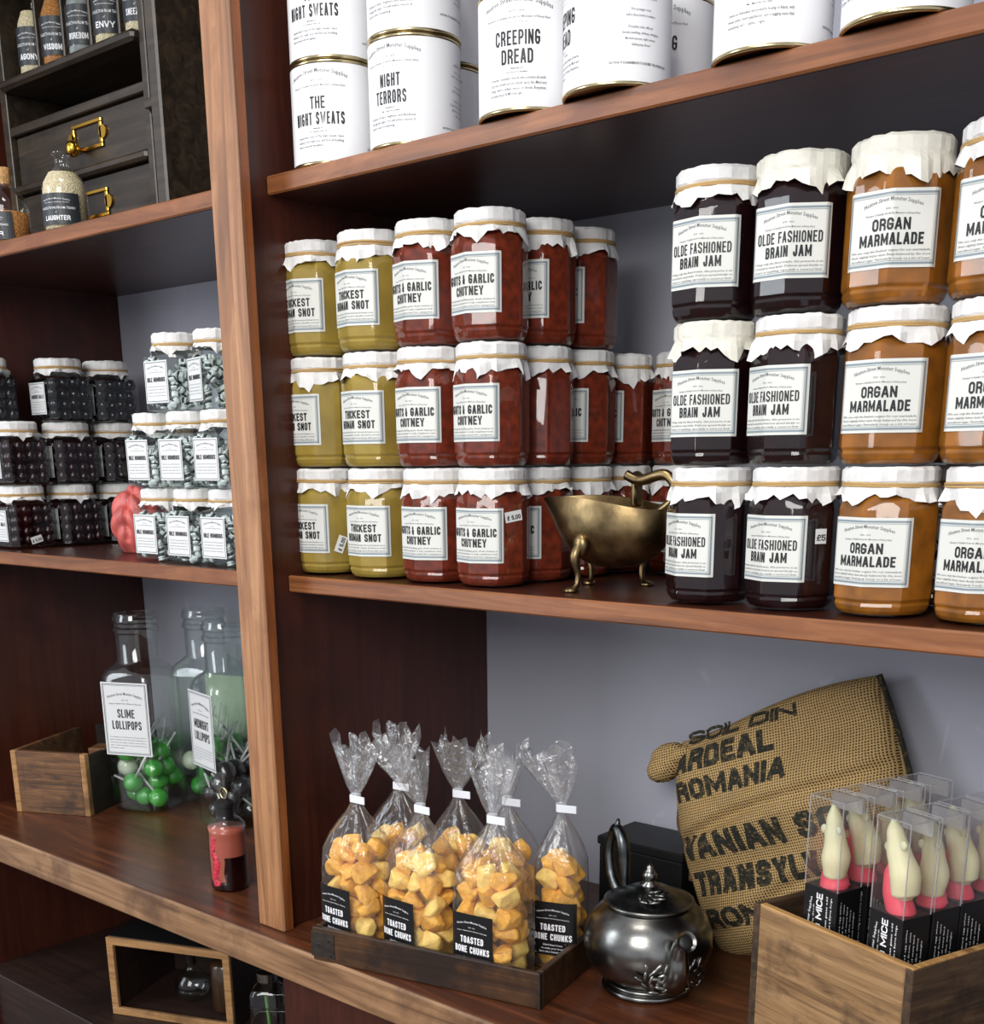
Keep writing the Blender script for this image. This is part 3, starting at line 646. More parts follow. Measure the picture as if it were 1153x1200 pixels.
for z0, z1 in ((.500, .590), (.608, .682)):
    d = cb('drawer', -.811, -.419, CY+.010, .40, z0, z1)
    zc = (z0+z1)/2+.006; x0, x1 = -.632, -.545; yf = CY+.009
    fr = join(box(x0, x1, yf-.003, yf, zc-.021, zc-.015, .001), box(x0, x1, yf-.003, yf, zc+.015, zc+.021, .001), box(x0, x0+.007, yf-.003, yf, zc-.015, zc+.015, .001), box(x1-.007, x1, yf-.003, yf, zc-.015, zc+.015, .001),
              xf(lathe([(.010, 0), (.010, .003)], 16), (x0-.002, yf, zc), 0, pi/2), xf(lathe([(.010, 0), (.010, .003)], 16), (x1+.002, yf, zc), 0, pi/2))
    f = part('label_holder', mesh_from('label_holder', fr, 'brass', True, angle=30), d)
    part('knob', mesh_from('knob', xf(lathe([(.004, 0), (.004, .010), (.010, .014), (.0125, .021), (.010, .028), (.004, .031)], 20), (-.600, yf-.002, zc-.020), 0, pi/2), 'brass', True), d)
# outer board standing proud of the drawers
cb('end_board', -.262, -.238, .105, .43, Z1T, .93, bev=.003); cb('top_board', -.400, -.262, .16, .43, .905, .92); cb('inner_shelf', -.400, -.262, .19, .43, .655, .668); cb('inner_shelf', -.400, -.262, .19, .43, Z1T, .493)

def black_label(word, R, z0, h, w, k=1):
    p = Print(); p.text(SHOP, 0, z0+h*.80, w*.62, h*.045, .01, 0, arc=h*.05); p.text(SUB, 0, z0+h*.69, w*.55, h*.03, .01, 0)
    p.text('COLLECTION FROM TEARS', 0, z0+h*.49, w*.80, h*.075, .008, 0); p.text('of', 0, z0+h*.36, None, h*.06, 0, 0, shear=.2); p.text(word, 0, z0+h*.13, w*.56, h*.155, .03, 0)
    l = Print(); l.rect(-w/2, w/2, z0, z0+h, 0, 16)
    return l.mesh('label', wrap_cyl(R, .0005), 'label_slate'), p.mesh('lettering', wrap_cyl(R, .0009), 'ink_white')
def phial(x, y, z, R, hb, ht, word, fill, az, label, cork=True, lz=.18, lh=.48, group=None, fillh=None):
    t = thing('phial', (x, y, z), radians(az), label, 'bottle', group)
    pr = [(R*.85, .001), (R, .004), (R, hb*.62), (R*.93, hb*.74), (R*.68, hb*.88), (R*.36, hb*.97), (R*.32, hb), (R*.32, ht-.006), (R*.42, ht-.004), (R*.42, ht)]
    part('bottle_glass', mesh_from('bottle_glass', lathe(pr, 32, True, False), 'clear_glass', True), t)
    fh = fillh or hb*.6
    pts = [(r*.93, z) for r, z in pr if z < fh]; rr = pts[-1][0]; pts += [(rr, fh), (rr*.3, fh+.003)]
    part('salt', mesh_from('salt', lathe(pts, 28), fill, True), t)
    l, p = black_label(word, R, hb*lz, hb*lh, R*2.1); lo = part('label', l, t); part('lettering', p, lo)
    if cork: part('cork', mesh_from('cork', lathe([(R*.29, ht-.012), (R*.34, ht+.010), (R*.30, ht+.012)], 16), 'cork'), t)
G = 'small bottles with black labels'
phial(-.478, .090, Z1T+.0003, .0335, .093, .110, 'LAUGHTER', 'salt', 34, 'clear bottle with a black label reading LAUGHTER on the shelf edge', False, .08, .46, G, .082)
phial(-.648, .088, Z1T+.0003, .0345, .088, .102, 'ANGER', 'salt_amber', 12, 'corked bottle of amber crystals at the left edge of the photo', True, .06, .46, G, .048)
for i, (x, w, f) in enumerate(((-.765, 'AGONY', 'salt'), (-.690, 'WISDOM', 'salt_amber'), (-.612, 'BOREDOM', 'salt_grey'), (-.535, 'ENVY', 'salt'), (-.452, 'SNEEZING', 'salt'))):
    phial(x, CY+.034, .7663, .0270, .112, .150, w, f, 36, 'tall thin bottle with a black label in the cabinet rack, %s from the left' % ['first', 'second', 'third', 'fourth', 'fifth'][i], True, .16, .5, G, .100)

# ------------------------------------------------------------------ brass sauce boat
def boat():
    n, m = 64, 18; rings = []
    for i in range(m+1):
        v = i/m; ring = []
        for j in range(n):
            th = 2*pi*j/n; c, s = cos(th), sin(th)
            prof = (sin(v*pi/2))**.50*(1-.10*max(0, v-.55)/.45)
            lip = max(0, -c)**3; near = max(0, cos(th-radians(245)))**2+max(0, cos(th-radians(115)))**2
            zr = .064+.016*near+.010*lip*0+.006*lip+.004*max(0, c)
            k = max(0, v-.55)/.45
            x = c*.080*prof-lip*.022*k**1.6; y = s*.050*prof*(1-.12*lip*v)
            z = zr*v**1.15+.002*lip*k
            ring.append((x, y, z+.024))
        rings.append(ring)
    inner = [[(x*.97, y*.95, z-.0004) for x, y, z in r] for r in reversed(rings[4:])]
    return grid_rings(rings+inner, True, True)
bt = thing('sauce_boat', (.500, .158, .0), radians(6), 'tarnished brass footed sauce boat beside the bottom dark jam jar', 'sauce boat')
part('bowl', mesh_from('bowl', boat(), 'brass_old', True, angle=50), bt)
for a in (250, 78, 140):
    ax, ay = cos(radians(a)), sin(radians(a))
    pth = spline([(ax*.056, ay*.036, .056), (ax*.068, ay*.050, .040), (ax*.062, ay*.046, .020), (ax*.063, ay*.048, .008), (ax*.069, ay*.054, .003)], 5)
    l = part('leg', mesh_from('leg', tube(pth, [.0085-.005*min(1, i/10) for i in range(len(pth))], 10), 'brass_old', True), bt)
    part('foot_pad', mesh_from('foot_pad', xf(lathe([(.006, 0), (.009, .001), (.008, .004), (.003, .006)], 14), (ax*.071, ay*.056, 0)), 'brass_old', True), l)
    part('shell_knuckle', mesh_from('shell_knuckle', xf(ico(.012, 2, 1, 0, (1, .6, 1.2)), (ax*.060, ay*.042, .052), radians(a+90)), 'brass_old', True), l)
hp = spline([(.074, 0, .085), (.098, 0, .106), (.084, 0, .128), (.052, 0, .122), (.034, 0, .128)], 6)
part('handle', mesh_from('handle', xf(tube(hp, [.006]*len(hp), 8), (-.026, .012, 0)), 'brass_old', True), bt)
part('thumb_rest', mesh_from('thumb_rest', join(xf(box(-.004, .004, -.009, .009, 0, .030, .003), (.012, .030, .092)), xf(ico(.012, 2, 1, 0, (.5, 1.1, .7)), (.012, .030, .124))), 'brass_old', True, angle=40), bt)

# ------------------------------------------------------------------ counter, left bay: drawer box, lollipop jars, specimen bottle
bx = thing('drawer_box', (-.827, .072, Z3T), radians(26.5), 'open wooden box with a knotted front and one charred side', 'box')
BL, BD, BH = .160, .26, .120
part('front_board', mesh_from('front_board', box(.012, BL-.012, 0, .012, 0, BH, .001), 'box_wood'), bx)
for x in (0, BL-.012): part('corner_strip', mesh_from('corner_strip', box(x, x+.012, -.001, .012, 0, BH, .0012), 'pine_trim'), bx)
part('side_board', mesh_from('side_board', box(0, .010, .012, BD, 0, BH, .001), 'box_wood'), bx)
part('side_board', mesh_from('side_board', box(BL-.010, BL, .012, BD, 0, BH-.006, .001), 'burnt_wood'), bx, label='charred black side')
part('back_board', mesh_from('back_board', box(.010, BL-.010, BD-.010, BD, 0, BH, .001), 'burnt_wood'), bx)
part('base_board', mesh_from('base_board', box(.010, BL-.010, .012, BD-.010, .002, .010), 'burnt_wood'), bx)
o = thing('card_carton', (-.742, .215, Z3T+.0105), radians(30), 'small brown carton standing in the open wooden box', 'carton')
part('carton_body', mesh_from('carton_body', box(-.018, .018, -.022, .022, 0, .105, .001), 'box_wood'), o); part('printed_patch', mesh_from('printed_patch', box(.0181, .0186, -.012, .012, .082, .098), 'label_black'), o)

JS, JHH = .112, .372
def sweet_jar(x, y, az, title, label, mat_label=True):
    t = thing('lollipop_jar', (x, y, Z3T+.0003), radians(az), label, 'jar', 'tall clear lollipop jars')
    a = JS/2
    outp = [(a*.86, .001, .8), (a*.96, .004, 1), (a, .012, 1), (a, .245, 1), (a*.985, .258, .95), (a*.90, .270, .8), (a*.74, .279, .4), (a*.68, .286, 0), (a*.68, .335, 0), (a*.74, .338, 0), (a*.74, .345, 0), (a*.69, .348, 0), (a*.69, .354, 0), (a*.74, .357, 0), (a*.74, .364, 0), (a*.70, .368, 0), (a*.70, JHH, 0)]
    inn = [(r-.0022, z if i else z, m) for i, (r, z, m) in enumerate(outp)][::-1]; inn[-1] = (inn[-1][0], .004, .8)
    part('jar_glass', mesh_from('jar_glass', loft(outp+inn, 56, 4, 1.25, -3*pi/4, True, True), 'clear_glass', True, angle=40), t)
    if title:
        w, h, z0 = .098, .138, .112; p = Print(); p.frame(-w/2+.003, w/2-.003, z0+.003, z0+h-.003, .0012, 1); p.frame(-w/2+.0055, w/2-.0055, z0+.0055, z0+h-.0055, .0005, 1)
        heading(p, 0, z0+h-.018, .074, 1, 1.75); 
        for i, (s, ww) in enumerate(title): p.text(s, 0, z0+.072-.022*i, ww, .0160, .045, 0)
        for i in range(5): p.text(['These lollipops are made from the very finest ingredients', 'gathered by hand after dark. Lick slowly and with great care,', 'they may cause the tongue to change in colour, number or', 'length. Contains sugar, glucose syrup, natural flavourings.', 'Not suitable for humans.'][i], -w/2+.010, z0+.034-.0052*i, (w-.02) if i < 4 else .03, .0022, 0, 1, align='l')
        l = Print(); l.rect(-w/2, w/2, z0, z0+h); f = lambda off: (lambda x, y: (x, -a-off, y))
        lo = part('label', l.mesh('label', f(.0006), 'label_white'), t); part('lettering', p.mesh('lettering', f(.001), ['ink', 'ink_grey']), lo)
    return t
j1 = (-.663, .262, 24); j2 = (-.612, .378, 20); j3 = (-.437, .296, -12)
sweet_jar(*j1, [('SLIME', .036), ('LOLLIPOPS', .062)], 'tall clear jar of green lollipops with a label reading SLIME LOLLIPOPS')
t2 = sweet_jar(*j2, None, 'tall clear jar of green lollipops without a front label, behind the labelled one')
part('back_label', mesh_from('back_label', box(-.046, .046, JS/2+.0004, JS/2+.0008, .11, .235), 'card'), t2)
sweet_jar(*j3, [('MIDNIGHT', .060), ('LOLLIPOPS', .062)], 'tall clear jar of dark lollipops with a label reading MIDNIGHT LOLLIPOPS')
lol_b = {k: mesh_from('candy', ico(.0185, 3), 'lolly_'+k, True) for k in ('green', 'pale', 'black')}
lol_s = mesh_from('stick', tube([(0, 0, .016), (0, 0, .080)], .0021, 8), 'stick', True)
lol_w = mesh_from('wrapper', join(ico(.0200, 2, 3, .04), lathe([(.004, .019), (.009, .034)], 10, False, False)), 'cello')
def lollies(j, n, kinds, top, seed, lab, grp):
    q = random.Random(seed); P = []; tries = 0
    lay = .019; k = 0
    lim = JS/2-.0228
    for k in range(int((top-.015)/.0285)):
        for _ in range(400):
            if len(P) >= n: break
            x, y = q.uniform(-lim, lim), q.uniform(-lim, lim); z = .0215+.0285*k+q.uniform(-.002, .006)
            if all((x-a)**2+(y-b)**2+(z-c)**2 > .0325**2 for a, b, c in P): P.append((x, y, z))
    for i, (x, y, z) in enumerate(P):
        ca, sa = cos(radians(j[2])), sin(radians(j[2]))
        t = thing('lollipop', (j[0]+x*ca-y*sa, j[1]+x*sa+y*ca, Z3T+z), 0, None, 'lollipop', grp)
        kk = q.choice(kinds); t['label'] = lab[kk]
        d = Vector((-x*1.1+q.uniform(-.05, .05), -y*1.1+q.uniform(-.05, .05), q.uniform(.03, .10))); t.rotation_euler = d.to_track_quat('Z', 'Y').to_euler()
        part('candy', lol_b[kk], t); part('stick', lol_s, t); part('wrapper', lol_w, t)
lollies(j1, 30, ('green', 'green', 'green', 'pale'), .135, 5, {'green': 'wrapped green lollipop in the labelled slime jar', 'pale': 'wrapped pale green lollipop in the labelled slime jar'}, 'lollipops in the labelled slime jar')
lollies(j2, 30, ('green', 'green', 'pale'), .150, 8, {'green': 'wrapped green lollipop in the jar behind', 'pale': 'wrapped pale green lollipop in the jar behind'}, 'lollipops in the rear jar')
lollies(j3, 26, ('black',), .150, 9, {'black': 'wrapped black lollipop in the midnight jar'}, 'lollipops in the midnight jar')

sb = thing('specimen_bottle', (-.160, .070, Z3T+.0003), 0, 'small bottle of red liquid with a tentacle inside and a black stopper', 'bottle')
sp = [(.024, .001), (.0285, .004), (.029, .02), (.029, .078), (.028, .090), (.0295, .098), (.029, .104), (.022, .112), (.0145, .117), (.0135, .119)]
part('bottle_glass', mesh_from('bottle_glass', lathe(sp, 36, True, False), 'clear_glass', True), sb)
part('liquid', mesh_from('liquid', lathe([(r*.95, z+.001) for r, z in sp if z < .1], 36), 'blood_clear', True), sb)
def arc_patch(a0, a1, z0, z1, r, wob=0):
    R_ = []
    for i in range(9):
        z = z0+(z1-z0)*i/8; R_.append([(r*cos(radians(a0+(a1-a0)*j/12)+wob*sin(i*1.1)), r*sin(radians(a0+(a1-a0)*j/12)+wob*sin(i*1.1)), z) for j in range(13)])
    return grid_rings(R_, False, False, False)
part('dark_sediment', mesh_from('dark_sediment', join(arc_patch(-50, 130, .003, .056, .0284, .04), lathe([(.0262, .0016), (.0281, .005), (.0284, .012), (.0280, .016)], 36)), 'blood_dark', True), sb)
tp = spline([(.0040, -.0212, .010), (.0015, -.0214, .028), (.0045, -.0212, .048), (-.0010, -.0215, .068), (.0020, -.0208, .088)], 6)
part('tentacle', mesh_from('tentacle', tube(tp, [.0095-.002*i/len(tp) for i in range(len(tp))], 12), 'tentacle', True), sb)
part('stopper', mesh_from('stopper', lathe([(.0135, .112), (.0140, .132), (.0165, .133), (.0165, .138), (.010, .142), (.004, .144)], 24), 'rubber_black', True, angle=35), sb)
part('wire_ring', mesh_from('wire_ring', xf(torus(.0085, .0017, 24, 8), (0, 0, .152), 0, pi/2), 'tin_gold', True), sb)

# ------------------------------------------------------------------ below the counter
db = thing('display_box', (-.530, .058, -.82), radians(23), 'black wooden display box with pale front edges below the counter', 'box')
DW, DD, DH = .250, .20, .150
part('top_board', mesh_from('top_board', box(0, DW, .008, DD, DH-.012, DH, .001), 'black_void'), db)
part('base_board', mesh_from('base_board', box(0, DW, .008, DD, 0, .012, .001), 'dark_shelf'), db)
for x in (0, DW-.012): part('side_board', mesh_from('side_board', box(x, x+.012, .008, DD, .012, DH-.012, .0005), 'dark_shelf'), db)
part('back_board', mesh_from('back_board', box(.012, DW-.012, DD-.01, DD, .012, DH-.012), 'dark_shelf'), db)
for a in ((0, DW, 0, .008, 0, .014), (0, DW, 0, .008, DH-.014, DH), (0, .014, 0, .008, .014, DH-.014), (DW-.014, DW, 0, .008, .014, DH-.014)):
    part('front_edge', mesh_from('front_edge', box(*a, .001), 'pine_trim'), db)
M23 = Matrix.Translation((-.530, .058, -.82)) @ Matrix.Rotation(radians(23), 4, 'Z')
fl = thing('perfume_flask', M23 @ Vector((.125, .075, .0125)), 0, 'round clear glass flask inside the display box', 'flask')
part('flask_glass', mesh_from('flask_glass', lathe([(.016, .001), (.028, .010), (.034, .026), (.031, .042), (.018, .058), (.010, .064), (.009, .074), (.012, .076), (.012, .079)], 32, True, False), 'square_glass', True), fl)
part('flask_liquid', mesh_from('flask_liquid', lathe([(.015, .002), (.026, .011), (.032, .024), (.032, .028)], 28), 'clear_glass', True), fl)
part('stopper', mesh_from('stopper', lathe([(.008, .072), (.0075, .094), (.010, .096), (.006, .101)], 18), 'iron', True), fl)
bb = thing('brown_bottle', M23 @ Vector((.205, .060, .0125)), 0, 'dark brown bottle at the right side of the display box', 'bottle')
part('bottle_body', mesh_from('bottle_body', lathe([(.024, .001), (.027, .005), (.027, .088), (.022, .094), (.010, .097), (.009, .104)], 28), 'brown_glass', True, angle=40), bb)
part('bottle_neck', mesh_from('bottle_neck', lathe([(.010, .103), (.010, .110), (.007, .111)], 20), 'rubber_black', True, angle=40), bb)
gs = thing('glass_dish', M23 @ Vector((.095, .110, .1503)), 0, 'small clear glass dish on top of the display box', 'dish')
part('dish_glass', mesh_from('dish_glass', lathe([(.018, .001), (.026, .006), (.029, .014), (.027, .014), (.024, .008), (.016, .004)], 28), 'square_glass', True), gs)
part('dish_lid', mesh_from('dish_lid', lathe([(.029, .0145), (.024, .019), (.006, .022), (.005, .026)], 24), 'square_glass', True), gs)
gv = thing('glass_bottle', (-.122, .10, -.8195), radians(40), 'tall clear glass bottle with wire bands beside the lower panel', 'bottle')
part('bottle_glass', mesh_from('bottle_glass', loft([(.024, .001, .8), (.026, .006, 1), (.026, .150, 1), (.022, .160, .5), (.014, .166, 0), (.014, .180, 0)], 40, 4, 1.25, -3*pi/4, True, False), 'square_glass', True, angle=40), gv)
for z in (.04, .07, .10, .13): part('wire_band', mesh_from('wire_band', loft([(.0264, z, 1), (.0272, z+.0008, 1), (.0264, z+.0016, 1)], 40, 4, 1.25, -3*pi/4, False, False), 'pewter'), gv)
part('stem', mesh_from('stem', tube([(.004, 0, .006), (-.004, .002, .14)], .003, 8), 'stem_green', True), gv); part('cap', mesh_from('cap', lathe([(.016, .170), (.016, .184), (.010, .187)], 22), 'pewter', True, angle=40), gv)
bl = thing('blue_pot', (-.345, .065, -.8195), 0, 'small blue-lidded pot in front of the display box', 'pot')
part('pot_body', mesh_from('pot_body', lathe([(.014, 0), (.016, .004), (.016, .010)], 20), 'black_void', True), bl); part('pot_lid', mesh_from('pot_lid', lathe([(.017, .010), (.017, .017), (.012, .020)], 20), 'blue_lid', True), bl)

# ------------------------------------------------------------------ tray of cellophane bags
TA = radians(12.5); tr = thing('wooden_tray', (.160, -.036, Z3T+.0003), TA, 'dark worn wooden tray with metal corner plates holding the cellophane bags', 'tray')
TW, TD, TH = .338, .180, .047
part('tray_base', mesh_from('tray_base', box(.009, TW-.009, .009, TD-.009, .002, .009), 'tray_wood'), tr)
part('front_rail', mesh_from('front_rail', box(0, TW, 0, .009, 0, TH, .0015), 'tray_wood'), tr); part('back_rail', mesh_from('back_rail', box(0, TW, TD-.009, TD, 0, TH, .0015), 'tray_wood'), tr)
for x in (0, TW-.009): part('side_rail', mesh_from('side_rail', box(x, x+.009, .009, TD-.009, 0, TH, .0012), 'tray_wood'), tr)
pl = part('corner_plate', mesh_from('corner_plate', join(box(-.0012, .036, -.0012, 0, .006, .041, .0004), box(-.0012, 0, 0, .030, .006, .041, .0004)), 'iron'), tr)
for x, z in ((.011, .023), (.028, .031), (.030, .011)): part('nail_hole', mesh_from('nail_hole', xf(lathe([(.0027, 0), (.0022, .0004)], 12), (x, -.0012, z), 0, pi/2), 'black_void'), pl)
part('seam_strip', mesh_from('seam_strip', box(TW-.0015, TW+.0006, -.0006, .002, 0, TH, .0003), 'iron'), tr)

def hull_chunk(r, seed):
    q = random.Random(seed); bm = bmesh.new()
    for _ in range(17):
        v = Vector((q.gauss(0, 1), q.gauss(0, 1), q.gauss(0, 1))).normalized()*r*q.uniform(.86, 1.12); bm.verts.new((v.x*1.05, v.y*.95, v.z*.92))
    bmesh.ops.convex_hull(bm, input=bm.verts[:]); lo = [v for v in bm.verts if not v.link_faces]; bmesh.ops.delete(bm, geom=lo, context='VERTS')
    bmesh.ops.bevel(bm, geom=bm.edges[:], offset=r*.07, segments=1, affect='EDGES')
    bm.verts.index_update(); V = [tuple(v.co) for v in bm.verts]; F = [tuple(v.index for v in f.verts) for f in bm.faces]; bm.free(); return V, F
chunk_m = [mesh_from('bone_chunk', hull_chunk(.0190, s+20), 'bone_chunk' if s % 3 else 'bone_chunk_pale') for s in range(8)]
def bag_film(seed, wv, dv):
    q = random.Random(seed); n = 40; ph = q.random()*6; lean = q.uniform(-.018, .006); lean2 = q.uniform(-.008, .012)
    def sup(th, a, b, e): c, s = cos(th), sin(th); return (a*abs(c)**(2/e)*(1 if c >= 0 else -1), b*abs(s)**(2/e)*(1 if s >= 0 else -1))
    lv = [(.0, .92, .92, 5, 0), (.004, .99, .98, 5, 0), (.05, 1, 1, 4.5, .01), (.11, 1.0, 1.0, 4, .015), (.140, .97, .95, 3.4, .03), (.158, .80, .78, 2.8, .06), (.175, .55, .52, 2.4, .10), (.190, .30, .28, 2, .14), (.202, .15, .15, 2, .1), (.207, .12, .13, 2, .0), (.214, .16, .15, 2, .15)]
    rings = []
    for z, a, b, e, f in lv:
        ring = []
        for j in range(n):
            th = 2*pi*j/n; x, y = sup(th, a*wv/2, b*dv/2, e); k = 1+f*(sin(9*th+ph)+.6*sin(15*th+ph*2)); ring.append((x*k, y*k, z))
        rings.append(ring)
    body = grid_rings(rings, True, False)
    fan = []
    for i in range(7):
        t = i/6; ring = []
        for j in range(n):
            th = 2*pi*j/n; x = cos(th)*(.007+.030*t**.8); y = sin(th)*(.006+.010*t**.8)+.006*t*sin(5*th+ph)+.004*t*sin(11*th+2*ph)
            x += .004*t*sin(7*th+ph*3); z = .214+.064*t+.010*t*sin(3*th+ph)+.008*t*t*sin(8*th+ph)
            ring.append((x+lean*t*1.6, y+lean2*t, z))
        fan.append(ring)
    return mesh_from('film', body, 'cello', True), mesh_from('gathered_top', grid_rings(fan, False, False), 'cello_fan', True)
def bag_print(w, h):
    p = Print(); p.text(SHOP, 0, h*.84, w*.72, .0026, .012, 0, arc=.0035); p.text('ESTD. 1818', 0, h*.75, w*.16, .0013, 0, 0); p.text(SUB, 0, h*.69, w*.72, .0012, .02, 0, arc=.001)
    p.text('TOASTED', 0, h*.47, w*.56, .0088, .045, 0); p.text('BONE CHUNKS', 0, h*.29, w*.84, .0088, .045, 0)
    for i, s in enumerate(('Grind these bones', 'to make your bread', '(and other baked goods)')): p.text(s, 0, h*.185-.0048*i, w*(.44, .5, .6)[i], .0026, .012, 0)
    p.rect(-w*.4, w*.4, h*.028, h*.034); return p
LW, LH = .060, .072
lb = Print(); lb.rect(-LW/2, LW/2, 0, LH, 0, 16); bp_ = bag_print(LW, LH)
def bag(a, b, rz, seed, label, lx=-.014, wv=.096, dv=.068, hascaption=True):
    ca, sa = cos(TA), sin(TA)
    t = thing('snack_bag', (.160+a*ca-b*sa, -.036+a*sa+b*ca, Z3T+.0098), radians(rz), label, 'bag', 'cellophane bags of golden chunks in the tray')
    f1, f2 = bag_film(seed, wv, dv); part('film', f1, t); part('gathered_top', f2, t)
    part('tie', mesh_from('tie', join(xf(lathe([(.0068, 0), (.0068, .010)], 14), (0, 0, .2035)), box(-.004, .022, -.0075, -.0060, .2035, .2135, .0004)), 'tie_white'), t)
    def on_bag(off): return lambda x, y: (x+lx, -dv/2*max(0, 1-min(1, abs(x+lx)/(wv/2+.002))**4.2)**(1/4.2)-.0012-off, y+.020)
    lo = part('label', lb.mesh('label', on_bag(0), 'label_black'), t); part('lettering', bp_.mesh('lettering', on_bag(.0006), 'ink_white'), lo)
    q = random.Random(seed*3+1)
    for L in range(6):
        nx, ny = (3, 2) if wv > .07 else (2, 2)
        for i in range(nx):
            for j in range(ny):
                z = .015+L*.0245
                sh = 1 if L < 5 else .72
                if L == 5 and i == 1 and j == 1: continue
                o = part('bone_chunk', chunk_m[q.randrange(8)], t, ((i-(nx-1)/2)*(wv/nx-.0065)*sh+q.uniform(-.0025, .0025), (j-.5)*(dv/2-.006)*sh+q.uniform(-.002, .002), z+q.uniform(-.003, .003)), (q.random()*6, q.random()*6, q.random()*6))
                o.scale = (.92+q.random()*.16,)*3
bag(.046, .048, 3, 11, 'bag of golden chunks at the front left corner of the tray')
bag(.146, .046, 2, 22, 'bag of golden chunks in the middle of the front row')
bag(.250, .046, 10, 33, 'bag of golden chunks at the front right, with readable TOASTED BONE CHUNKS label', lx=-.010)
bag(.060, .128, 8, 44, 'bag of golden chunks behind the front left bag')
bag(.152, .130, 14, 55, 'bag of golden chunks in the middle of the back row', wv=.084)
bag(.228, .126, 14, 66, 'bag of golden chunks in the back row, right, label partly showing', wv=.084)
bag(.304, .128, 20, 77, 'bag of golden chunks at the far right end of the tray', wv=.064, dv=.062, lx=0)

# ------------------------------------------------------------------ pewter teapot
tp_ = thing('teapot', (.549, .178, Z3T+.0003), 0, 'round pewter teapot with domed lid and acorn finial beside the tray', 'teapot')
bp2 = [(.050, 0), (.053, .002), (.053, .006), (.048, .010), (.044, .013), (.050, .017), (.064, .026), (.074, .040), (.0795, .058), (.079, .076), (.073, .093), (.062, .106), (.052, .112), (.050, .114)]
part('body', mesh_from('body', lathe(bp2, 64), 'pewter', True), tp_)
part('foot_ring', mesh_from('foot_ring', join(torus(.0525, .0042, 56, 8, .0045), torus(.049, .003, 56, 8, .011)), 'pewter', True), tp_)
ld = part('lid', mesh_from('lid', lathe([(.0525, .112), (.0545, .114), (.0545, .117), (.050, .1195), (.046, .1205), (.040, .124), (.026, .131), (.012, .135), (.006, .137)], 56), 'pewter_dark', True, angle=50), tp_)
part('lid_rim', mesh_from('lid_rim', torus(.0535, .0028, 56, 8, .1155), 'pewter', True), ld)
part('finial', mesh_from('finial', lathe([(.011, .134), (.012, .137), (.006, .140), (.008, .144), (.0095, .148), (.007, .153), (.004, .156), (.0045, .159), (.001, .163)], 24), 'pewter', True), ld)
def ornament(seed, R):
    q = random.Random(seed); return join(*[xf(ico(.006, 2, None, 0, (1.3, .45, .35)), (R*cos(a*2.399+1)*sqrt(a/16), R*sin(a*2.399+1)*sqrt(a/16), 0), a*1.3) for a in range(16)])
part('lid_ornament', mesh_from('lid_ornament', xf(ornament(2, .018), (.016, -.020, .1305), 0, .25), 'pewter', True), ld)
SA = radians(-32)
sp_ = spline([(.066, 0, .036), (.086, 0, .052), (.088, 0, .076), (.094, 0, .094), (.108, 0, .102)], 7)
sr = [.019-.0125*(i/(len(sp_)-1))**.7 for i in range(len(sp_))]; sr[-1] = .0125; sr[-2] = .0090
spv = xf(tube(sp_, sr, 16, False), (0, 0, 0), SA)
part('spout', mesh_from('spout', spv, 'pewter', True), tp_)
part('spout_mouth_shade', mesh_from('spout_mouth_shade', xf(ico(.0098, 2, None, 0, (.35, 1, 1)), (.1050*cos(SA), .1050*sin(SA), .1005), SA, 0, -.6), 'black_void', True), tp_)  # black plug painting the shade inside the open spout
part('spout_ornament', mesh_from('spout_ornament', join(*[xf(xf(ornament(5, .020), (0, 0, 0), 0, pi/2), (.079*cos(SA+d), .079*sin(SA+d), .044), SA+d+pi/2) for d in (-.30, .30)]), 'pewter', True), tp_)
HA = SA+pi+radians(14)
hp = spline([(.060, 0, .104), (.078, 0, .125), (.084, 0, .160), (.072, 0, .190), (.058, 0, .178), (.052, 0, .150), (.050, 0, .118)], 6)
part('handle', mesh_from('handle', xf(tube(hp, [.0075+.0015*sin(i*.3) for i in range(len(hp))], 12), (0, 0, 0), HA), 'pewter_dark', True), tp_)
part('thumb_spur', mesh_from('thumb_spur', xf(tube([(.070, 0, .188), (.066, 0, .203)], [.006, .002], 10), (0, 0, 0), HA), 'pewter_dark', True), tp_)
o = thing('black_box', (.415, .395, Z3T+.0003), 0, 'low black box against the wall behind the teapot', 'box')
part('box_body', mesh_from('box_body', box(-.07, .07, -.045, .045, 0, .105, .003), 'black_void'), o); part('box_lid', mesh_from('box_lid', box(-.072, .072, -.047, .047, .105, .118, .002), 'black_void'), o)

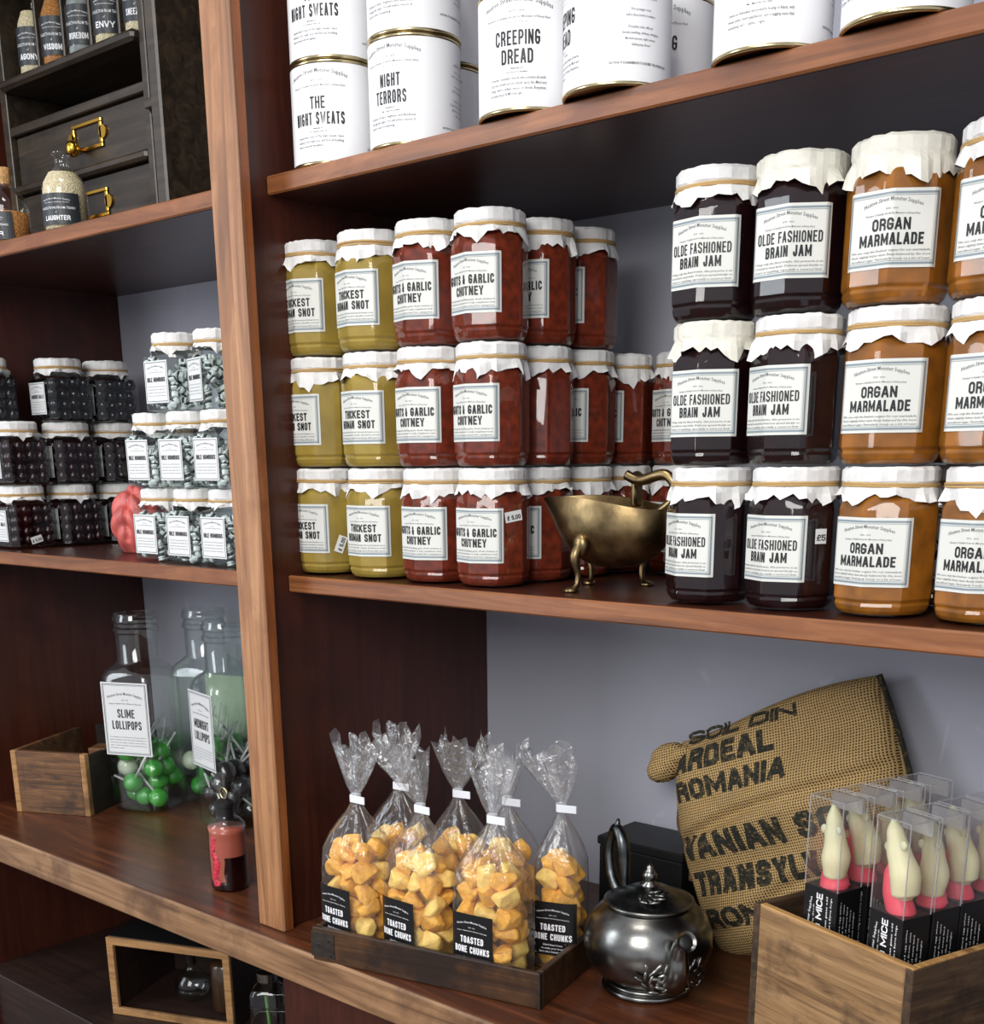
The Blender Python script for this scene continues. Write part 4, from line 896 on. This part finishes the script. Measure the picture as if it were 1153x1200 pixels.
# ------------------------------------------------------------------ burlap sack
SKW, SKH = .330, .305
def sack_z(u, v):
    a = max(0, 1-abs(u)**3.2); b = max(0, 1-abs(v)**3.0); z = .052*(a*b)**.45
    z += (.010*sin(4.2*v+1.6*u+.6)+.006*sin(9*v-1.5*u)+.004*sin(6*u+3*v))*min(1, a*b*2.5)
    z -= .017*math.exp(-((v-.18-.10*u+.05*sin(3*u))/.055)**2)*(.6+.4*(1-u)/2)*min(1, a*b*3)
    z -= .014*math.exp(-((v+.62-.12*sin(3*u+1))/.08)**2)*min(1, a*b*3)
    return z
def sack_xy(u, v):
    x = u*SKW/2*(1-.03*v*v); y = v*SKH/2
    y += .010*sin(2.2*u+.5)-(.020*(u+1)**2*.2 if v < 0 else 0); x += (.022*v*v if u < 0 else -.006*v*v)*abs(u)
    return x, y
def sack():
    n = 64; V = []; F = []
    for sgn in (1, -1):
        k = len(V)
        for i in range(n+1):
            for j in range(n+1):
                u, v = -1+2*j/n, -1+2*i/n; x, y = sack_xy(u, v); z = sack_z(u, v)
                V.append((x, y, z if sgn > 0 else -z*.6-.0005))
        for i in range(n):
            for j in range(n):
                q = (k+i*(n+1)+j, k+i*(n+1)+j+1, k+(i+1)*(n+1)+j+1, k+(i+1)*(n+1)+j); F.append(q if sgn > 0 else q[::-1])
    return V, F
sk = bpy.data.objects.new('burlap_sack', None); COL.objects.link(sk); tag(sk, 'stuffed burlap sack with black stencilled lettering leaning on the wall', 'sack')
ROT = Matrix.Rotation(radians(90-9), 4, 'X') @ Matrix.Rotation(radians(21.5), 4, 'Z')
sk.matrix_world = Matrix.Translation((.630, .386, -.312)) @ ROT
part('sack_cloth', mesh_from('sack_cloth', sack(), 'burlap', True), sk)
SACK_LINES = (('SOIL DIN', -.035, .133, .17, .017), ('ARDEAL', -.062, .096, .158, .030), ('ROMANIA', -.052, .058, .175, .027), ('VANIAN SOIL', -.012, -.022, .280, .034), ('TRANSYLVANIA', -.004, -.072, .290, .034), ('ROMANIA', -.035, -.118, .20, .028))
def on_sack(x, y):
    u, v = x/(SKW/2), y/(SKH/2)
    for _ in range(4):
        xx, yy = sack_xy(u, v); u += (x-xx)/(SKW/2); v += (y-yy)/(SKH/2)
    u = max(-.98, min(.98, u)); v = max(-.98, min(.98, v)); return (x, y, sack_z(u, v)+.0016)
def subdivide_print(p, lim):
    bm = bmesh.new(); vs = [bm.verts.new((x, y, 0)) for x, y in p.V]
    for f in p.F:
        try: bm.faces.new([vs[i] for i in f])
        except ValueError: pass
    bmesh.ops.triangulate(bm, faces=bm.faces[:])
    for _ in range(5):
        ed = [e for e in bm.edges if e.calc_length() > lim]
        if not ed: break
        bmesh.ops.subdivide_edges(bm, edges=ed, cuts=1); bmesh.ops.triangulate(bm, faces=bm.faces[:])
    bm.verts.index_update(); p.V = [(v.co.x, v.co.y) for v in bm.verts]; p.F = [tuple(v.index for v in f.verts) for f in bm.faces]; p.M = [0]*len(p.F); bm.free()
for t, x, y, w, cap in SACK_LINES:
    pr = Print(); pr.text(t, x, y, w, cap, .055, 0); subdivide_print(pr, .008); part('stencil_line', pr.mesh('stencil_line', on_sack, 'stencil'), sk)
part('gathered_ear', mesh_from('gathered_ear', join(xf(ico(.027, 4, 4, .04, (1.15, .75, .9)), (-SKW/2+.000, SKH/2-.037, .008), .35), xf(ico(.022, 4, 5, .04, (1.2, .7, .9)), (-SKW/2+.006, SKH/2-.023, .008), .1), xf(ico(.020, 4, 6, .04, (1.4, .6, .8)), (-SKW/2+.022, SKH/2-.030, .012), .2)), 'burlap', True), sk)
cp = spline([(-SKW/2+.020, SKH/2-.050, .012), (-SKW/2+.018, SKH/2-.090, .020), (-SKW/2+.006, SKH/2-.125, .016), (-SKW/2+.016, SKH/2-.160, .014), (-SKW/2+.004, SKH/2-.200, .012)], 6)
part('cord', mesh_from('cord', tube(cp, .0042, 8), 'rope_brown', True), sk)
sm = [Vector((*sack_xy(1, -1+2*i/30), 0)) for i in range(31)]
part('side_seam', mesh_from('side_seam', tube(sm, .0045, 8), 'stencil', True), sk)

# ------------------------------------------------------------------ crate of boxed sugar mice
CA = radians(-18); cr = thing('wooden_crate', (.699, .166, Z3T+.0003), CA, 'weathered wooden crate holding the clear mouse boxes', 'crate')
CW, CD, CHH = .228, .212, .152
part('front_board', mesh_from('front_board', box(.010, CW-.010, 0, .010, 0, CHH, .0015), 'crate_wood'), cr); part('back_board', mesh_from('back_board', box(.010, CW-.010, CD-.010, CD, 0, CHH, .0015), 'crate_wood'), cr)
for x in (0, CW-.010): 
    part('side_board', mesh_from('side_board', box(x, x+.010, -.0005, CD, 0, CHH, .0015), 'crate_side_shaded'), cr)
part('base_board', mesh_from('base_board', box(.010, CW-.010, .010, CD-.010, .003, .011), 'dark_shelf'), cr)
part('worn_top', mesh_from('worn_top', box(.010, CW, .0008, .0092, CHH-.001, CHH+.0012, .0006), 'crate_rim'), cr)
part('worn_top', mesh_from('worn_top', box(CW-.0092, CW-.0008, .010, CD, CHH-.001, CHH+.0012, .0006), 'crate_rim'), cr)
BW, BDP, SL, BT = .0455, .0385, .180, .280
sleeve = mesh_from('card_sleeve', box(-BW/2, BW/2, -BDP/2, BDP/2, 0, SL, .0006), 'label_black')
def mouse_print():
    def face(side):
        p = Print()
        if side == 0:
            p.text('PETRIFIED MICE', SL-.054, -.0035, .096, .0085, .03, 0, rot=True, align='c'); p.text(SHOP, SL-.050, .0135, .075, .0030, .012, 0, rot=True, arc=.003); p.text('Purveyor of Quality Goods', SL-.050, .0075, .06, .0016, .01, 0, rot=True)
            p.text('Beware: these mice were caught frozen gazes odd', SL-.070, -.0105, .125, .0024, .012, 0, rot=True); p.text('and turned to stone by looking too long at a fierce forge', SL-.070, -.0160, .125, .0024, .012, 0, rot=True)
        else:
            for i in range(5): p.text(['Ingredients: sugar, glucose syrup, dried egg white', 'Store in a cool dark place away from cats', 'Handmade in London for monsters of every kind', 'Do not attempt to revive the mice', 'Keep upright and out of direct sunlight'][i], SL-.076, .012-.0055*i, .13-.008*i, .0020, .004, 0, rot=True)
        return p
    a = face(0); b = face(1)
    return mesh_from('front_lettering', ([(x, -BDP/2-.0003, y) for x, y in a.V], a.F), 'ink_white'), mesh_from('side_lettering', ([(BW/2+.0003, x, y) for x, y in b.V], b.F), 'ink_white')
mp_ = mouse_print()
def pet_shell():
    a, b = BW/2-.0006, BDP/2-.0006
    return join(([(-a, -b, SL-.01), (a, -b, SL-.01), (a, b, SL-.01), (-a, b, SL-.01), (-a, -b, BT), (a, -b, BT), (a, b, BT), (-a, b, BT)], [(0, 1, 5, 4), (1, 2, 6, 5), (2, 3, 7, 6), (3, 0, 4, 7), (4, 5, 6, 7)]))
def pet_edges():
    a, b, e = BW/2-.0003, BDP/2-.0003, .0005; out = []
    for x in (-a, a):
        for y in (-b, b): out.append(box(x-e, x+e, y-e, y+e, SL, BT))
        out.append(box(x-e, x+e, -b, b, BT-e, BT+e))
    for y in (-b, b): out.append(box(-a, a, y-e, y+e, BT-e, BT+e))
    return join(*out)
petm = mesh_from('clear_window', pet_shell(), 'pet'); pete = mesh_from('folded_edges', pet_edges(), 'pet_edge'); petf = mesh_from('hang_flap', box(-BW/2+.002, BW/2-.002, BDP/2-.006, BDP/2-.003, BT-.018, BT-.001), 'pet_edge')
def mouse(pts, rad, ears, mat, n=18):
    s = spline(pts, 6); rr = []
    for i in range(len(s)):
        f = i/(len(s)-1)*(len(rad)-1); k = min(int(f), len(rad)-2); t = f-k; t = t*t*(3-2*t); rr.append(rad[k]*(1-t)+rad[k+1]*t)
    parts = [tube(s, rr, n)]
    for e in ears: parts.append(xf(ico(.0055, 2, None, 0, (.9, .45, 1)), e))
    return mesh_from('sugar_mouse', join(*parts), mat, True)
mw = [mouse([(.003, -.002, SL+.006), (.003, -.002, SL+.014), (.003, -.002, SL+.032), (.000, -.002, SL+.054), (-.003, -.002, SL+.072), (-.005, -.002, SL+.090)], [.004, .0125, .0155, .0115, .0085, .0022], [(-.012, -.006, SL+.062), (.006, -.006, SL+.064)], 'mouse_white'),
      mouse([(.008, -.002, SL+.014), (.006, -.002, SL+.022), (.005, -.003, SL+.040), (-.005, -.003, SL+.060), (-.013, -.003, SL+.080), (-.017, -.003, SL+.094)], [.006, .0145, .0155, .0125, .0085, .0025], [(.004, -.008, SL+.072), (-.016, -.008, SL+.066)], 'mouse_white')]
mk = [mouse([(.006, .002, SL-.010), (.003, .000, SL-.002), (-.002, .004, SL+.006), (-.010, .008, SL+.024), (-.014, .010, SL+.050), (-.014, .010, SL+.062)], [.010, .0165, .0150, .009, .0075, .0030], [], 'mouse_pink'),
      mouse([(.006, -.001, SL-.012), (.003, -.001, SL-.002), (-.005, -.002, SL+.016), (-.009, -.002, SL+.034), (-.010, .002, SL+.048), (-.004, .006, SL+.056)], [.010, .0145, .0135, .0115, .009, .003], [], 'mouse_pink')]
ca, sa = cos(CA), sin(CA)
for c in range(2):
    for r in range(4):
        a = .083+c*.0930; b = .036+r*.0445
        lab = {0: 'left', 1: 'right'}[c]
        t = thing('mouse_box', (.699+a*ca-b*sa, .166+a*sa+b*ca, Z3T+.0115), CA+radians((3, -3, 2)[c]+RND.uniform(-2, 2)), 'clear-topped black box of sugar mice, %s column of the crate, %s row from the front' % (lab, ['first', 'second', 'third', 'fourth', 'fifth'][r]), 'sweet box', 'clear mouse boxes in the crate')
        v = (c+r) % 2 if r else c % 2
        s = part('card_sleeve', sleeve, t); part('front_lettering', mp_[0], s); part('side_lettering', mp_[1], s); w = part('clear_window', petm, t); part('folded_edges', pete, w); part('hang_flap', petf, w)
        part('sugar_mouse', mw[v], t, label='cream white sugar mouse'); part('sugar_mouse', mk[v], t, label='pink sugar mouse')
